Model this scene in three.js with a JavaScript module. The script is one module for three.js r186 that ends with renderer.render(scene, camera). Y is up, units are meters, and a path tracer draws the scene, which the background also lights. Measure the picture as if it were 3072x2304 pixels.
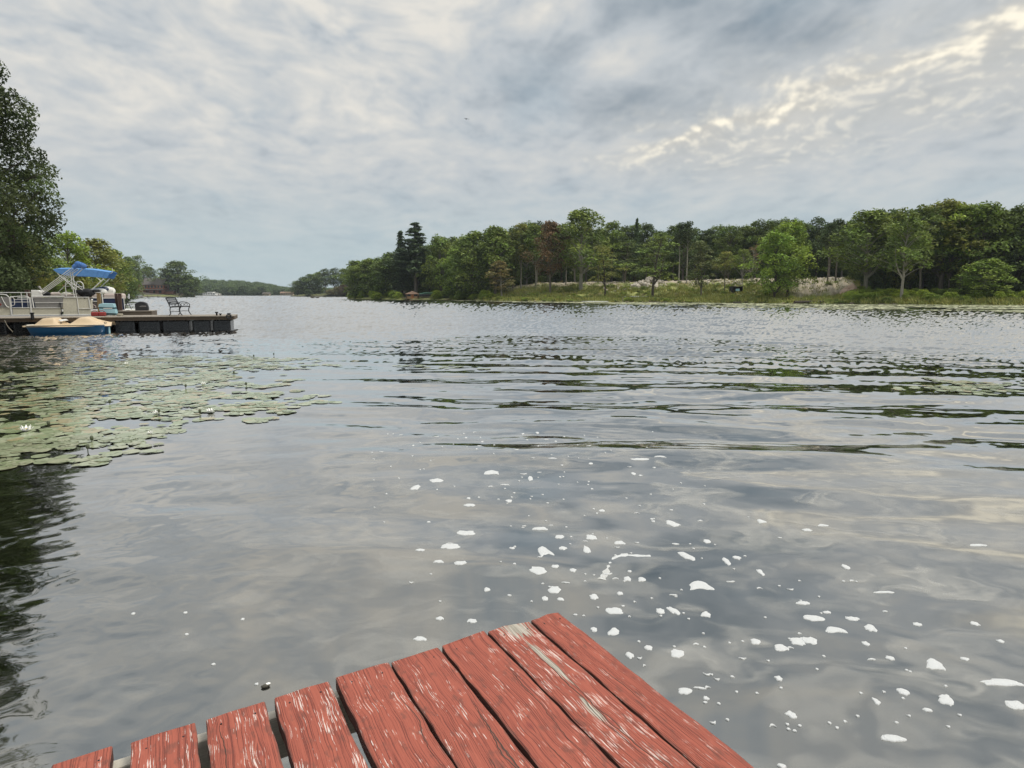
import * as THREE from 'three';
import { mergeGeometries, mergeVertices, toCreasedNormals } from 'three/addons/utils/BufferGeometryUtils.js';
import { RoundedBoxGeometry } from 'three/addons/geometries/RoundedBoxGeometry.js';
import { createNoise2D, createNoise3D } from 'simplex-noise';

// ---------------------------------------------------------------- camera, sky, sun, exposure
const F = 1950, CX = 1536, CY = 1152, HOR = 882, H = 1.75;      // focal length and centre in pixels of the photograph, eye height above the water
const PITCH = Math.atan((CY - HOR) / F);
const scene = new THREE.Scene();
const camera = new THREE.PerspectiveCamera(2 * Math.atan(1152 / F) * 180 / Math.PI, 4 / 3, 0.05, 4000);
camera.position.set(0, H, 0);
camera.rotation.x = -PITCH;
scene.add(camera);
const renderer = new THREE.WebGLRenderer({ antialias: true });
renderer.toneMapping = THREE.LinearToneMapping;
renderer.toneMappingExposure = 1.6;
renderer.shadowMap.enabled = true;

function mulberry(a) { return () => { a = (a + 0x6d2b79f5) | 0; let t = Math.imul(a ^ (a >>> 15), 1 | a); t = (t + Math.imul(t ^ (t >>> 7), 61 | t)) ^ t; return ((t ^ (t >>> 14)) >>> 0) / 4294967296; }; }
const noise2 = createNoise2D(mulberry(11)), noise3 = createNoise3D(mulberry(12));
const clamp = (x, a = 0, b = 1) => Math.min(b, Math.max(a, x));
const sstep = (a, b, x) => { const t = clamp((x - a) / (b - a)); return t * t * (3 - 2 * t); };
const lerp = (a, b, t) => a + (b - a) * t;
const lin = (c) => { c /= 255; return c <= 0.04045 ? c / 12.92 : Math.pow((c + 0.055) / 1.055, 2.4); };
const rgb = (r, g, b) => [lin(r), lin(g), lin(b)];
const mix3 = (a, b, t) => [lerp(a[0], b[0], t), lerp(a[1], b[1], t), lerp(a[2], b[2], t)];
const fbm = (x, y, o = 4, g = 0.5) => { let s = 0, a = 1, n = 0; for (let i = 0; i < o; i++) { s += a * noise2(x, y); n += a; a *= g; x = x * 2.03 + 17.1; y = y * 2.03 - 9.7; } return s / n; };

// directions and points from pixels of the photograph
const cp = Math.cos(PITCH), sp = Math.sin(PITCH);
function ray(px, py) { const x = (px - CX) / F, v = (CY - py) / F; return new THREE.Vector3(x, v * cp - sp, -v * sp - cp); }
function ground(px, py, h = 0) { const d = ray(px, py), t = (h - H) / d.y; return new THREE.Vector3(d.x * t, h, d.z * t); }
function at(px, py, dist) { const d = ray(px, py), t = dist / -d.z; return new THREE.Vector3(d.x * t, H + d.y * t, -dist); }
function project(p) { const y = p.y - H, fw = -y * sp - p.z * cp; return [CX + F * p.x / fw, CY - F * (y * cp - p.z * sp) / fw]; }

const SUN_AZ = 100 * Math.PI / 180, SUN_EL = 54 * Math.PI / 180;
const sunDir = new THREE.Vector3(Math.sin(SUN_AZ) * Math.cos(SUN_EL), Math.sin(SUN_EL), -Math.cos(SUN_AZ) * Math.cos(SUN_EL));

function makeSky() {
  const W = 3072, HH = 1536, data = new Float32Array(W * HH * 4);
  const q = (d) => { const s = Math.max(d.y, 0) / d.length() + 0.13; const l = d.length(); return [d.x / l / s, d.z / l / s]; };
  const A = q(ray(1835, 500)), B = q(ray(3060, 75));
  const blobs = [   // brighter and darker cloud masses, [px, py, radius, gain]
    [1020, 60, 0.30, 0.35], [1200, 20, 0.22, 0.35], [1640, 40, 0.13, 0.35], [1840, 190, 0.12, 0.45], [2090, 10, 0.25, -0.5], [1530, 230, 0.22, -0.4], [1950, 300, 0.25, -0.4],
    [1120, 330, 0.22, 0.45], [850, 470, 0.35, 0.28], [230, 330, 0.5, 0.25], [640, 200, 0.4, 0.12], [290, 95, 0.07, -0.4], [400, 122, 0.05, -0.3], [900, 250, 0.18, -0.3], [2400, 120, 0.3, -0.4], [250, 120, .3, .25],
  ].map(([x, y, r, g]) => [...q(ray(x, y)), r, g]);
  const horizon = rgb(180, 195, 200), mid = rgb(187, 193, 198), light = rgb(223, 220, 213), dark = rgb(122, 138, 151), cream = [0.98, 0.915, 0.765], warm = rgb(196, 195, 190), blue = rgb(150, 172, 187);
  const ax = B[0] - A[0], az = B[1] - A[1], L2 = ax * ax + az * az;
  for (let row = 0; row < HH; row++) {
    const up = ((row + 0.5) / HH - 0.5) * Math.PI, y = Math.sin(up), c = Math.cos(up);
    for (let col = 0; col < W; col++) {
      const o = (row * W + col) * 4; data[o + 3] = 1;
      if (up < -0.02) { data[o] = 0.16; data[o + 1] = 0.18; data[o + 2] = 0.17; continue; }
      const r = ((col + 0.5) / W - 0.5) * 2 * Math.PI, s = Math.max(y, 0) + 0.13, qx = Math.cos(r) * c / s, qz = Math.sin(r) * c / s;
      const wx = fbm(qx * 0.9 + 3.1, qz * 0.7, 3) * 0.16, wz = fbm(qx * 0.9 - 8.2, qz * 0.7 + 4, 3) * 0.16;
      let p = fbm(qx * 1.7 + wx + 5, qz * 1.0 + wz, 6, 0.56) * 0.75;
      const puff = fbm(qx * 4.4 + wx * 5, qz * 3.7 + wz * 5 + 31, 5, 0.58), bil = 0.42 - Math.abs(fbm(qx * 2.9 - 12, qz * 2.5 + 77, 4, 0.6)) * 1.5;
      p += puff * 0.46 + bil * 0.3;
      for (const b of blobs) { const dx = qx - b[0], dz = (qz - b[1]) * 0.8, e = (dx * dx + dz * dz) / (b[2] * b[2]); if (e < 6) p += b[3] * 1.2 * Math.exp(-e) * (1 + 0.9 * puff); }
      const contrast = sstep(0.02, 0.3, y) * (1 + 0.25 * sstep(0.3, 0.5, y));
      p = p * lerp(0.14, 0.95, contrast) + lerp(0, 0.12, contrast);
      let col3 = mix3(mix3(horizon, mid, sstep(0.02, 0.2, y)), p > 0 ? light : dark, clamp(Math.abs(p) * 0.95));
      const bl = sstep(0.1, 0.8, fbm(qx * 1.2 - 20, qz * 0.8 + 7, 4)) * 0.5; col3 = mix3(col3, blue, bl * (1 - clamp(p * 1.4)) * 0.55);
      // the break in the cloud where the sun shows through
      let t = ((qx - A[0]) * ax + (qz - A[1]) * az) / L2; const bx = A[0] + ax * t, bz = A[1] + az * t;
      const side = ((qx - bx) * az - (qz - bz) * ax) / Math.sqrt(L2);
      const dist = side + fbm(qx * 2.6, qz * 2.6 + 50, 4) * 0.15;
      const along = sstep(-0.16, 0.36, t) * sstep(2.6, 1.1, t), width = 0.085 + 0.06 * Math.abs(t - 0.6);
      const core = Math.exp(-(dist * dist) / (width * width)) * along, tail = Math.exp(-(dist - 0.25) * (dist - 0.25) / 0.16) * along;
      const cell = fbm(qx * 10 + wx * 9, qz * 7 + wz * 9 + 90, 5, 0.58), cell2 = fbm(qx * 4 - 33, qz * 3.5 + 12, 4, 0.6);
      const gap = sstep(-0.3, 0.72, cell * 0.85 + cell2 * 0.75 + core * 0.3 - 0.1), gap2 = sstep(0.05, 0.6, cell * 0.8 + cell2 * 0.4 + tail * 0.12);
      const glow = Math.exp(-(dist - 0.1) * (dist - 0.1) / 0.22) * sstep(-0.3, 0.5, t) * sstep(2.8, 1.2, t); col3 = mix3(col3, warm, clamp(core * 0.6 + tail * 0.4 + glow * 0.18)); col3 = mix3(col3, cream, clamp(core * gap * 1.0 + tail * gap2 * 0.42 ));
      // an overcast sky is brighter overhead than at the horizon
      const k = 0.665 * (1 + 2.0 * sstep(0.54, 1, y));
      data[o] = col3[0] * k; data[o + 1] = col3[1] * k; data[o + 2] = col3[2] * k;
    }
  }
  const t = new THREE.DataTexture(data, W, HH, THREE.RGBAFormat, THREE.FloatType);
  t.mapping = THREE.EquirectangularReflectionMapping; t.magFilter = t.minFilter = THREE.LinearFilter; t.needsUpdate = true;
  return t;
}
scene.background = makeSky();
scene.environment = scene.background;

const sun = new THREE.DirectionalLight(new THREE.Color(1, 0.95, 0.86), 1.5);
sun.position.copy(sunDir).multiplyScalar(400);
sun.castShadow = true; sun.shadow.radius = 40; sun.shadow.mapSize.set(2048, 2048);
Object.assign(sun.shadow.camera, { left: -300, right: 300, top: 300, bottom: -300, near: 1, far: 1200 });
scene.add(sun, sun.target);
scene.fog = new THREE.FogExp2(new THREE.Color(0.72, 0.8, 0.86), 0.00014);

// ---------------------------------------------------------------- helpers for things, parts and materials
const used = new Map();
function numbered(name) { const n = used.get(name) ?? 0; used.set(name, n + 1); return n ? name + '_' + String(n).padStart(3, '0') : name; }
function tag(o, label, category, group) { o.userData = { label, category }; if (group) o.userData.group = group; return o; }
function thing(name, label, category, pos = [0, 0, 0], turn = 0, group) {
  const o = new THREE.Group(); o.name = numbered(name); o.position.set(...(pos.isVector3 ? pos.toArray() : pos)); o.rotation.y = turn; scene.add(o);
  return tag(o, label, category, group);
}
const shade = (m) => { m.castShadow = m.receiveShadow = true; return m; };
function part(name, geo, mat, parent, label) {
  const g = Array.isArray(geo) ? mergeGeometries(geo.map(plain)) : geo;
  const m = shade(new THREE.Mesh(g, mat)); m.name = name; if (label) m.userData.label = label; parent.add(m); return m;
}
function struct(name, geo, mat) { const m = shade(new THREE.Mesh(geo, mat)); m.name = numbered(name); m.userData.kind = 'structure'; scene.add(m); return m; }
function plain(g) { const n = g.index ? g.toNonIndexed() : g; for (const k of Object.keys(n.attributes)) if (!['position', 'normal', 'uv'].includes(k)) n.deleteAttribute(k); if (!n.attributes.uv) n.setAttribute('uv', new THREE.BufferAttribute(new Float32Array(n.attributes.position.count * 2), 2)); return n; }
const std = (c, roughness = 0.7, extra = {}) => new THREE.MeshStandardMaterial({ color: new THREE.Color().setRGB(...c), roughness, metalness: 0, ...extra });
function box(w, h, d, x = 0, y = 0, z = 0, r = 0) { const g = r ? new RoundedBoxGeometry(w, h, d, 2, Math.min(r, w / 2.1, h / 2.1, d / 2.1)) : new THREE.BoxGeometry(w, h, d); return g.translate(x, y, z); }
function tube(pts, radius, sides = 7, seg) {
  const v = pts.map((p) => (p.isVector3 ? p : new THREE.Vector3(...p)));
  if (v.length === 2) { const l = v[0].distanceTo(v[1]), g = new THREE.CylinderGeometry(radius, radius, l, sides); g.applyQuaternion(new THREE.Quaternion().setFromUnitVectors(new THREE.Vector3(0, 1, 0), v[1].clone().sub(v[0]).normalize())); const m = v[0].clone().add(v[1]).multiplyScalar(0.5); return g.translate(m.x, m.y, m.z); }
  return new THREE.TubeGeometry(new THREE.CatmullRomCurve3(v), seg ?? v.length * 5, radius, sides, false);
}
function canvasTex(w, h, draw, srgb = true) { const c = document.createElement('canvas'); c.width = w; c.height = h; draw(c.getContext('2d'), w, h); const t = new THREE.CanvasTexture(c); if (srgb) t.colorSpace = THREE.SRGBColorSpace; t.wrapS = t.wrapT = THREE.RepeatWrapping; return t; }
function noiseTex(size, fn, srgb) {          // tiling by mirroring
  const d = new Uint8Array(size * size * 4);
  for (let y = 0; y < size; y++) for (let x = 0; x < size; x++) { const c = fn(x / size, y / size), o = (y * size + x) * 4; d[o] = clamp(c[0]) * 255; d[o + 1] = clamp(c[1]) * 255; d[o + 2] = clamp(c[2]) * 255; d[o + 3] = 255; }
  const t = new THREE.DataTexture(d, size, size); t.wrapS = t.wrapT = THREE.MirroredRepeatWrapping; t.magFilter = t.minFilter = THREE.LinearFilter; if (srgb) t.colorSpace = THREE.SRGBColorSpace; t.needsUpdate = true; return t;
}
const grime = noiseTex(256, (u, v) => { const n = 0.86 + 0.12 * fbm(u * 5, v * 5, 5) + 0.06 * noise2(u * 60, v * 60); return [n, n * 0.995, n * 0.98]; }, false);
const woodGrain = noiseTex(256, (u, v) => { const n = 0.72 + 0.25 * fbm(u * 3, v * 40, 4) + 0.1 * noise2(u * 8, v * 110); return [n, n * 0.97, n * 0.93]; }, false);
const roughNoise = noiseTex(256, (u, v) => { const n = 0.5 + 0.5 * fbm(u * 9, v * 9, 5, 0.6); return [n, n, n]; }, false);

// ---------------------------------------------------------------- the lake
const WAVES = (() => {
  const r = mulberry(5), list = [];
  const band = (n, l0, l1, dir, spread, key) => { for (let i = 0; i < n; i++) { const L = l0 * Math.pow(l1 / l0, r()), a = dir + (r() + r() - 1) * spread, k = 2 * Math.PI / L; list.push({ kx: Math.cos(a) * k, kz: Math.sin(a) * k, k, ph: r() * 6.283, key, amp: 1 / (k * Math.sqrt(n / 2)) }); } };
  const toCam = Math.PI / 2;
  band(14, 1.1, 3.0, toCam + 0.12, 0.55, 0);      // slow swell running towards the dock
  band(16, 0.4, 0.95, toCam + 0.1, 0.75, 1);      // chop
  band(26, 0.09, 0.34, toCam - 0.2, 1.5, 2);      // wind ripples
  return list;
})();
function waveGain(x, z) {                         // how steep each band is here: calm by the dock and among the pads, ruffled further out
  const r = Math.hypot(x, z), n = noise2(x * 0.11, z * 0.16) , n2 = noise2(x * 0.045 + 9, z * 0.07);
  const out = sstep(14, 26, r + n * 3 + x * 0.15), midz = sstep(4.6, 9.5, r + n * 1.1 - x * 0.25) ;
  const lily = sstep(-0.5, -3.5, x) * sstep(5, 7, r) * sstep(27, 20, r);
  const near = sstep(1.5, 6, r);
  const left = sstep(-0.5, -3.5, x) * sstep(9, 5, r);
  return [
    lerp(0.026, 0.036 + 0.012 * sstep(-1, 4, x), midz) * (1 - 0.55 * lily) * (1 + 0.35 * n) * lerp(0.75, 1, near),
    (lerp(0.006, 0.034, midz) + 0.03 * out) * (1 - 0.6 * lily) * (1 + 0.5 * n2) + 0.024 * left,
    lerp(0.0012, 0.012, midz) * (1 - 0.5 * lily) + 0.075 * out * (1 + 0.25 * n2) + 0.026 * left,
  ];
}
function wave(x, z) {
  const g = waveGain(x, z); let h = 0, dx = 0, dz = 0;
  for (const w of WAVES) { const a = w.amp * g[w.key], p = w.kx * x + w.kz * z + w.ph; h += a * Math.sin(p); const c = a * Math.cos(p); dx += c * w.kx; dz += c * w.kz; }
  // out on the lake the wind waves run steep-fronted towards the dock: their lee faces are what shows
  const r = Math.hypot(x, z) + 1e-6, f = sstep(17, 34, r + noise2(x * 0.11, z * 0.16) * 3 + x * 0.15);
  if (f > 0) { const sr = (dx * x + dz * z) / r, d = f * (Math.abs(sr) * 0.75 + 0.05 - sr); dx += d * x / r; dz += d * z / r; }
  return [h, dx, dz];
}
{
  const az = []; for (let a = -180; a < -47; a += 3.5) az.push(a); for (let a = -47; a <= 47; a += 0.115) az.push(a); for (let a = 48; a <= 180.01; a += 3.5) az.push(Math.min(a, 180)); az.push(180.0);
  const rows = [0.35]; for (let s = 900; s > 1.0;) { rows.push(H * 650 / s); s -= s > 420 ? 5 : s > 170 ? 2.4 : s > 60 ? 1.15 : s > 12 ? 0.5 : 0.6; } rows.push(1300, 2400);
  const nc = az.length, nr = rows.length, pos = new Float32Array(nc * nr * 3), nor = new Float32Array(nc * nr * 3), idx = [];
  for (let i = 0; i < nr; i++) for (let j = 0; j < nc; j++) {
    const a = az[j] * Math.PI / 180, x = Math.sin(a) * rows[i], z = -Math.cos(a) * rows[i], [h, dx, dz] = wave(x, z), o = (i * nc + j) * 3, l = Math.hypot(dx, dz, 1);
    pos[o] = x; pos[o + 1] = rows[i] > 120 ? 0 : h; pos[o + 2] = z; nor[o] = -dx / l; nor[o + 1] = 1 / l; nor[o + 2] = -dz / l;
    if (i && j) { const p = i * nc + j, q = p - nc; idx.push(q - 1, q, p, q - 1, p, p - 1); }
  }
  // wind ruffles too fine for the mesh are the roughness of the surface, laid out in metres
  const N = 512, rd = new Uint8Array(N * N * 4), uv = new Float32Array(nc * nr * 2);
  for (let v = 0; v < N; v++) for (let u = 0; u < N; u++) {
    const x = (u / N - 0.5) * 160, z = -(v / N) * 160, r = Math.hypot(x, z), n = noise2(x * 0.11, z * 0.16), n2 = fbm(x * 0.07, z * 0.22, 4);
    const out = sstep(13, 27, r + n * 3 + x * 0.15), lily = sstep(-0.5, -3.5, x) * sstep(5, 7, r) * sstep(27, 20, r);
    const k = 0.035 + (0.1 + 0.06 * n2) * out * (1 - 0.6 * lily), o = (v * N + u) * 4; rd[o] = rd[o + 1] = rd[o + 2] = clamp(k) * 255; rd[o + 3] = 255;
  }
  const ruffle = new THREE.DataTexture(rd, N, N); ruffle.magFilter = THREE.LinearFilter; ruffle.wrapS = ruffle.wrapT = THREE.ClampToEdgeWrapping; ruffle.needsUpdate = true;
  for (let i = 0; i < nc * nr; i++) { uv[i * 2] = pos[i * 3] / 160 + 0.5; uv[i * 2 + 1] = clamp(-pos[i * 3 + 2] / 160, 0.001, 0.999); }
  const g = new THREE.BufferGeometry(); g.setAttribute('uv', new THREE.BufferAttribute(uv, 2));
  g.setAttribute('position', new THREE.BufferAttribute(pos, 3)); g.setAttribute('normal', new THREE.BufferAttribute(nor, 3)); g.setIndex(idx);
  struct('lake_water', g, new THREE.MeshPhysicalMaterial({ color: new THREE.Color().setRGB(0.335, 0.335, 0.318), roughness: 1, roughnessMap: ruffle, metalness: 1, clearcoat: 1, clearcoatRoughness: 0.04 }));
}

// ---------------------------------------------------------------- land
// the right-hand shore: waterline pixels, left to right, then how the ground rises inland
const SHORE = [[1040, 896.6], [1068, 897.8], [1120, 899], [1200, 900.2], [1400, 901.5], [1500, 903.5], [1600, 905], [1800, 906.5], [2000, 907.5], [2300, 910.5], [2600, 913], [2900, 915], [3072, 915.5], [3500, 917], [4200, 920], [5600, 925]];
function shoreAt(px) {
  let i = 0; while (i < SHORE.length - 2 && px > SHORE[i + 1][0]) i++;
  const [a, b] = [SHORE[i], SHORE[i + 1]], py = lerp(a[1], b[1], clamp((px - a[0]) / (b[0] - a[0]), -0.5, 1));
  const p = ground(px, py), wob = noise2(px * 0.03, 3) * 0.012 + noise2(px * 0.11, 8) * 0.006;
  return p.multiplyScalar(1 + wob).setY(0);
}
const clearing = (px) => sstep(1440, 1640, px) * sstep(2640, 2520, px);
function bankHeight(px, t) {
  const c = clearing(px), n = noise2(px * 0.02, t * 0.12) * 0.35 + noise2(px * 0.07, t * 0.3 + 4) * 0.16;
  const open = 0.25 * sstep(0, 1.5, t) + lerp(4.4, 4.9, sstep(1700, 2400, px)) * sstep(1, 36, t) + 0.03 * Math.max(0, t - 36) + n * sstep(0.5, 6, t);
  const low = 0.3 * sstep(0, 2, t) + 0.06 * Math.min(t, 90) + 0.5 * n * sstep(1, 6, t);
  return lerp(low, open, c) - 0.25 * sstep(1.2, 0, t);
}
function bankPoint(px, t) { const s = shoreAt(px), l = Math.hypot(s.x, s.z); return new THREE.Vector3(s.x * (1 + t / l), bankHeight(px, t), s.z * (1 + t / l)); }
function bankByPixel(px, py) { let best = 0; for (let t = 0.2; t < 60; t += 0.25) { best = t; if (project(bankPoint(px, t))[1] <= py) break; } return bankPoint(px, best); }
function sheet(cols, rowsT, point, colorOf) {
  const pos = [], col = [], idx = [], n = rowsT.length;
  cols.forEach((c, i) => rowsT.forEach((t, j) => { const p = point(c, t); pos.push(p.x, p.y, p.z); col.push(...colorOf(c, t, p)); if (i && j) { const a = i * n + j; idx.push(a - n - 1, a - 1, a, a - n - 1, a, a - n); } }));
  const g = new THREE.BufferGeometry(); g.setAttribute('position', new THREE.Float32BufferAttribute(pos, 3)); g.setAttribute('color', new THREE.Float32BufferAttribute(col, 3)); g.setIndex(idx); g.computeVertexNormals(); return g;
}
const earthMat = new THREE.MeshStandardMaterial({ vertexColors: true, roughness: 0.95 });
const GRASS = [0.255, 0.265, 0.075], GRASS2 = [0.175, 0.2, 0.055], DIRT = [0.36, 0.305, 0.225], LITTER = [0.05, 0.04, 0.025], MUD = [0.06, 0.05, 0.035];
{
  const cols = []; for (let x = 1042; x < 3100; x += 5) cols.push(x); for (let x = 3100; x <= 5600; x += 60) cols.push(x);
  const ts = [-2, -0.5, 0, 0.4, 0.8, 1.4]; for (let t = 2; t < 45; t += 0.9) ts.push(t); for (let t = 46; t < 330; t *= 1.18) ts.push(t);
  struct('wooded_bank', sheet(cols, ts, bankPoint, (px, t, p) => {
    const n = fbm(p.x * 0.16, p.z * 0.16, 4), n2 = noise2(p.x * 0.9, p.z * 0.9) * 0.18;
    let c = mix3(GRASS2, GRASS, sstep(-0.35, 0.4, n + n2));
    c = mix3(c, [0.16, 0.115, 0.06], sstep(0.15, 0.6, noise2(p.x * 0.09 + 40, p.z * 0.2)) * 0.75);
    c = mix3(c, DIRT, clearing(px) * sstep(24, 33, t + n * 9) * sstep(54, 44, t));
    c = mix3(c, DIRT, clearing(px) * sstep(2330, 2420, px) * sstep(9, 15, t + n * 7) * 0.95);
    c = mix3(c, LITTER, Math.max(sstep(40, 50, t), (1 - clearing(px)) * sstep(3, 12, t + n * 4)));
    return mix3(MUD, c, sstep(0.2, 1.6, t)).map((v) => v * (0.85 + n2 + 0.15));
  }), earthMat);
}
// the left-hand shore runs away from the docks to a point with a house
const LEFT = [[-19, 30], [-19.5, -4], [-21.5, -15], [-30, -25], [-40, -42], [-44, -62], [-50, -78], [-62, -100], [-96, -152], [-151, -240], [-204, -340], [-208, -378], [-208, -408], [-209, -428], [-214, -438], [-224, -448], [-260, -470], [-420, -520]];
const leftCurve = new THREE.CatmullRomCurve3(LEFT.map(([x, z]) => new THREE.Vector3(x, 0, z)), false, 'catmullrom', 0.2);
function leftPoint(u, t) { const p = leftCurve.getPoint(u); const wob = noise2(u * 90, 2) * 0.8; const far = sstep(-250, -400, p.z); return new THREE.Vector3(p.x - (t + wob) * 0.97, 0.25 * sstep(0, 1.2, t) + lerp(0.05, 0.1, far) * Math.min(t, 60) - 0.3 * sstep(0.6, 0, t) + noise2(u * 60, t * 0.2) * 0.1, p.z - t * 0.22); }
function leftGround(x, z) { let best = 0, bd = 1e9; for (let i = 0; i <= 400; i++) { const p = leftCurve.getPoint(i / 400), k = (p.x - x) / 0.97, d = Math.abs(p.z - k * 0.22 - z); if (d < bd) { bd = d; best = i / 400; } } const p = leftCurve.getPoint(best); return leftPoint(best, Math.max(0, (p.x - x) / 0.97)).y; }
{
  const cols = []; for (let i = 0; i <= 500; i++) cols.push(i / 500);
  const ts = [-2, -0.5, 0, 0.5, 1]; for (let t = 1.8; t < 300; t *= 1.17) ts.push(t);
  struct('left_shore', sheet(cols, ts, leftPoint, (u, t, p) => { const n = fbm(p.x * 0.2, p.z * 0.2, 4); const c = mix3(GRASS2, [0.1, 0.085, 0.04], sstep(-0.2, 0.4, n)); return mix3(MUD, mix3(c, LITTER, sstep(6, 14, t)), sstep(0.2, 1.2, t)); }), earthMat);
}
function mound(name, px0, px1, dist, depth, hgt) {
  const cols = [], ts = []; for (let i = 0; i <= 60; i++) cols.push(i / 60); for (let j = 0; j <= 24; j++) ts.push(j / 24);
  struct(name, sheet(cols, ts, (u, t) => { const p = at(lerp(px0, px1, u), HOR, dist + t * depth); p.y = -0.4 + (hgt + 0.4) * Math.pow(Math.sin(Math.PI * clamp(u, 0.001, 0.999)), 0.5) * sstep(0, 0.12, t) * (1 + 0.15 * noise2(u * 9, t * 4)); return p; }, (u, t, p) => mix3(MUD, mix3(GRASS2, LITTER, 0.5), sstep(0, 1, p.y))), earthMat);
}
mound('islet', 868, 1120, 452, 120, 2.2);
{
  const hill = (x) => 3 + 7 * sstep(900, 560, x);
  const cols = []; for (let x = 380; x <= 1200; x += 6) cols.push(x); const ts = [0, 2, 6, 20, 50, 90, 150, 260];
  struct('far_hill', sheet(cols, ts, (x, t) => { const p = at(x, HOR, 690 + t + 70 * sstep(780, 840, x)); p.y = -0.4 + sstep(0, 3, t) * 0.9 + hill(x) * sstep(10, 150, t); return p; }, (x, t) => mix3(MUD, [0.05, 0.06, 0.03], sstep(0, 4, t))), earthMat);
}

// ---------------------------------------------------------------- trees
const leafMat = (c, extra = {}) => new THREE.MeshPhysicalMaterial({ color: new THREE.Color().setRGB(...c), roughness: 0.92, transmission: 0.32, thickness: 0, specularIntensity: 0.4, vertexColors: true, side: THREE.DoubleSide, ...extra });
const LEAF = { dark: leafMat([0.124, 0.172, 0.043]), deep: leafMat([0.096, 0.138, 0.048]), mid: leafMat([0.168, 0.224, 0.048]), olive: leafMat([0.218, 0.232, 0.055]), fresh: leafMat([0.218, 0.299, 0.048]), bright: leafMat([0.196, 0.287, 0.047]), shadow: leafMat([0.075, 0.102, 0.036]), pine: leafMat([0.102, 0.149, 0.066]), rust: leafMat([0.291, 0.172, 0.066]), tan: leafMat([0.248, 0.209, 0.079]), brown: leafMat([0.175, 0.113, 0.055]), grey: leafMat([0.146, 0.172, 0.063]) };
const BARK = { grey: std([0.2, 0.175, 0.145], 0.95, { map: woodGrain }), pale: std([0.36, 0.34, 0.29], 0.9, { map: woodGrain }), dark: std([0.085, 0.07, 0.055], 0.95, { map: woodGrain }) };
const V = (x, y, z) => new THREE.Vector3(x, y, z);
function limb(pts, r0, r1, sides = 6, wob = 0) {           // a tapered, bent branch
  const c = new THREE.CatmullRomCurve3(pts), n = pts.length * 3, g = new THREE.TubeGeometry(c, n, 1, sides, false), p = g.attributes.position;
  for (let i = 0; i <= n; i++) { const o = c.getPointAt(i / n), r = lerp(r0, r1, i / n) * (1 + wob * noise2(i * 0.45, 7)); for (let j = 0; j <= sides; j++) { const k = i * (sides + 1) + j; p.setXYZ(k, o.x + (p.getX(k) - o.x) * r, o.y + (p.getY(k) - o.y) * r, o.z + (p.getZ(k) - o.z) * r); } }
  return g;
}
class Leaves {
  constructor(seed) { this.r = mulberry(seed); this.pos = []; this.col = []; this.idx = []; }
  leaf(x, y, z, size, tint, flat = 0) {
    const r = this.r, a = r() * 6.283, tilt = (r() - 0.5) * 2 * (1 - flat), l = size * (0.7 + 0.6 * r()), w = l * (0.42 + 0.25 * r());
    const ux = Math.cos(a), uz = Math.sin(a), ty = tilt, n = Math.hypot(1, ty), b = (r() - 0.5) * 1.6 * (1 - flat * 0.6);
    const u = [ux / n, ty / n, uz / n], v = [-uz * Math.cos(b), Math.sin(b), ux * Math.cos(b)], o = this.pos.length / 3;
    this.pos.push(x - u[0] * l * .5, y - u[1] * l * .5, z - u[2] * l * .5, x + v[0] * w * .5, y + v[1] * w * .5, z + v[2] * w * .5, x + u[0] * l * .5, y + u[1] * l * .5 - l * 0.12, z + u[2] * l * .5, x - v[0] * w * .5, y - v[1] * w * .5, z - v[2] * w * .5);
    for (let i = 0; i < 4; i++) this.col.push(...tint);
    this.idx.push(o, o + 1, o + 2, o, o + 2, o + 3);
  }
  clump(c, rx, ry, n, size, tint, flat = 0) {
    const r = this.r;
    for (let i = 0; i < n; i++) {
      const a = r() * 6.283, q = 1 - 1.45 * r(), s = Math.sqrt(1 - q * q), k = 0.45 + 0.55 * Math.pow(r(), 0.6), j = 0.82 + 0.36 * r();
      this.leaf(c.x + Math.cos(a) * s * rx * k, c.y + q * ry * k, c.z + Math.sin(a) * s * rx * k, size, [tint[0] * j, tint[1] * j, tint[2] * j], flat);
    }
  }
  geometry() { const g = new THREE.BufferGeometry(); g.setAttribute('position', new THREE.Float32BufferAttribute(this.pos, 3)); g.setAttribute('color', new THREE.Float32BufferAttribute(this.col, 3)); g.setIndex(this.idx); return g; }
}
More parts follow.
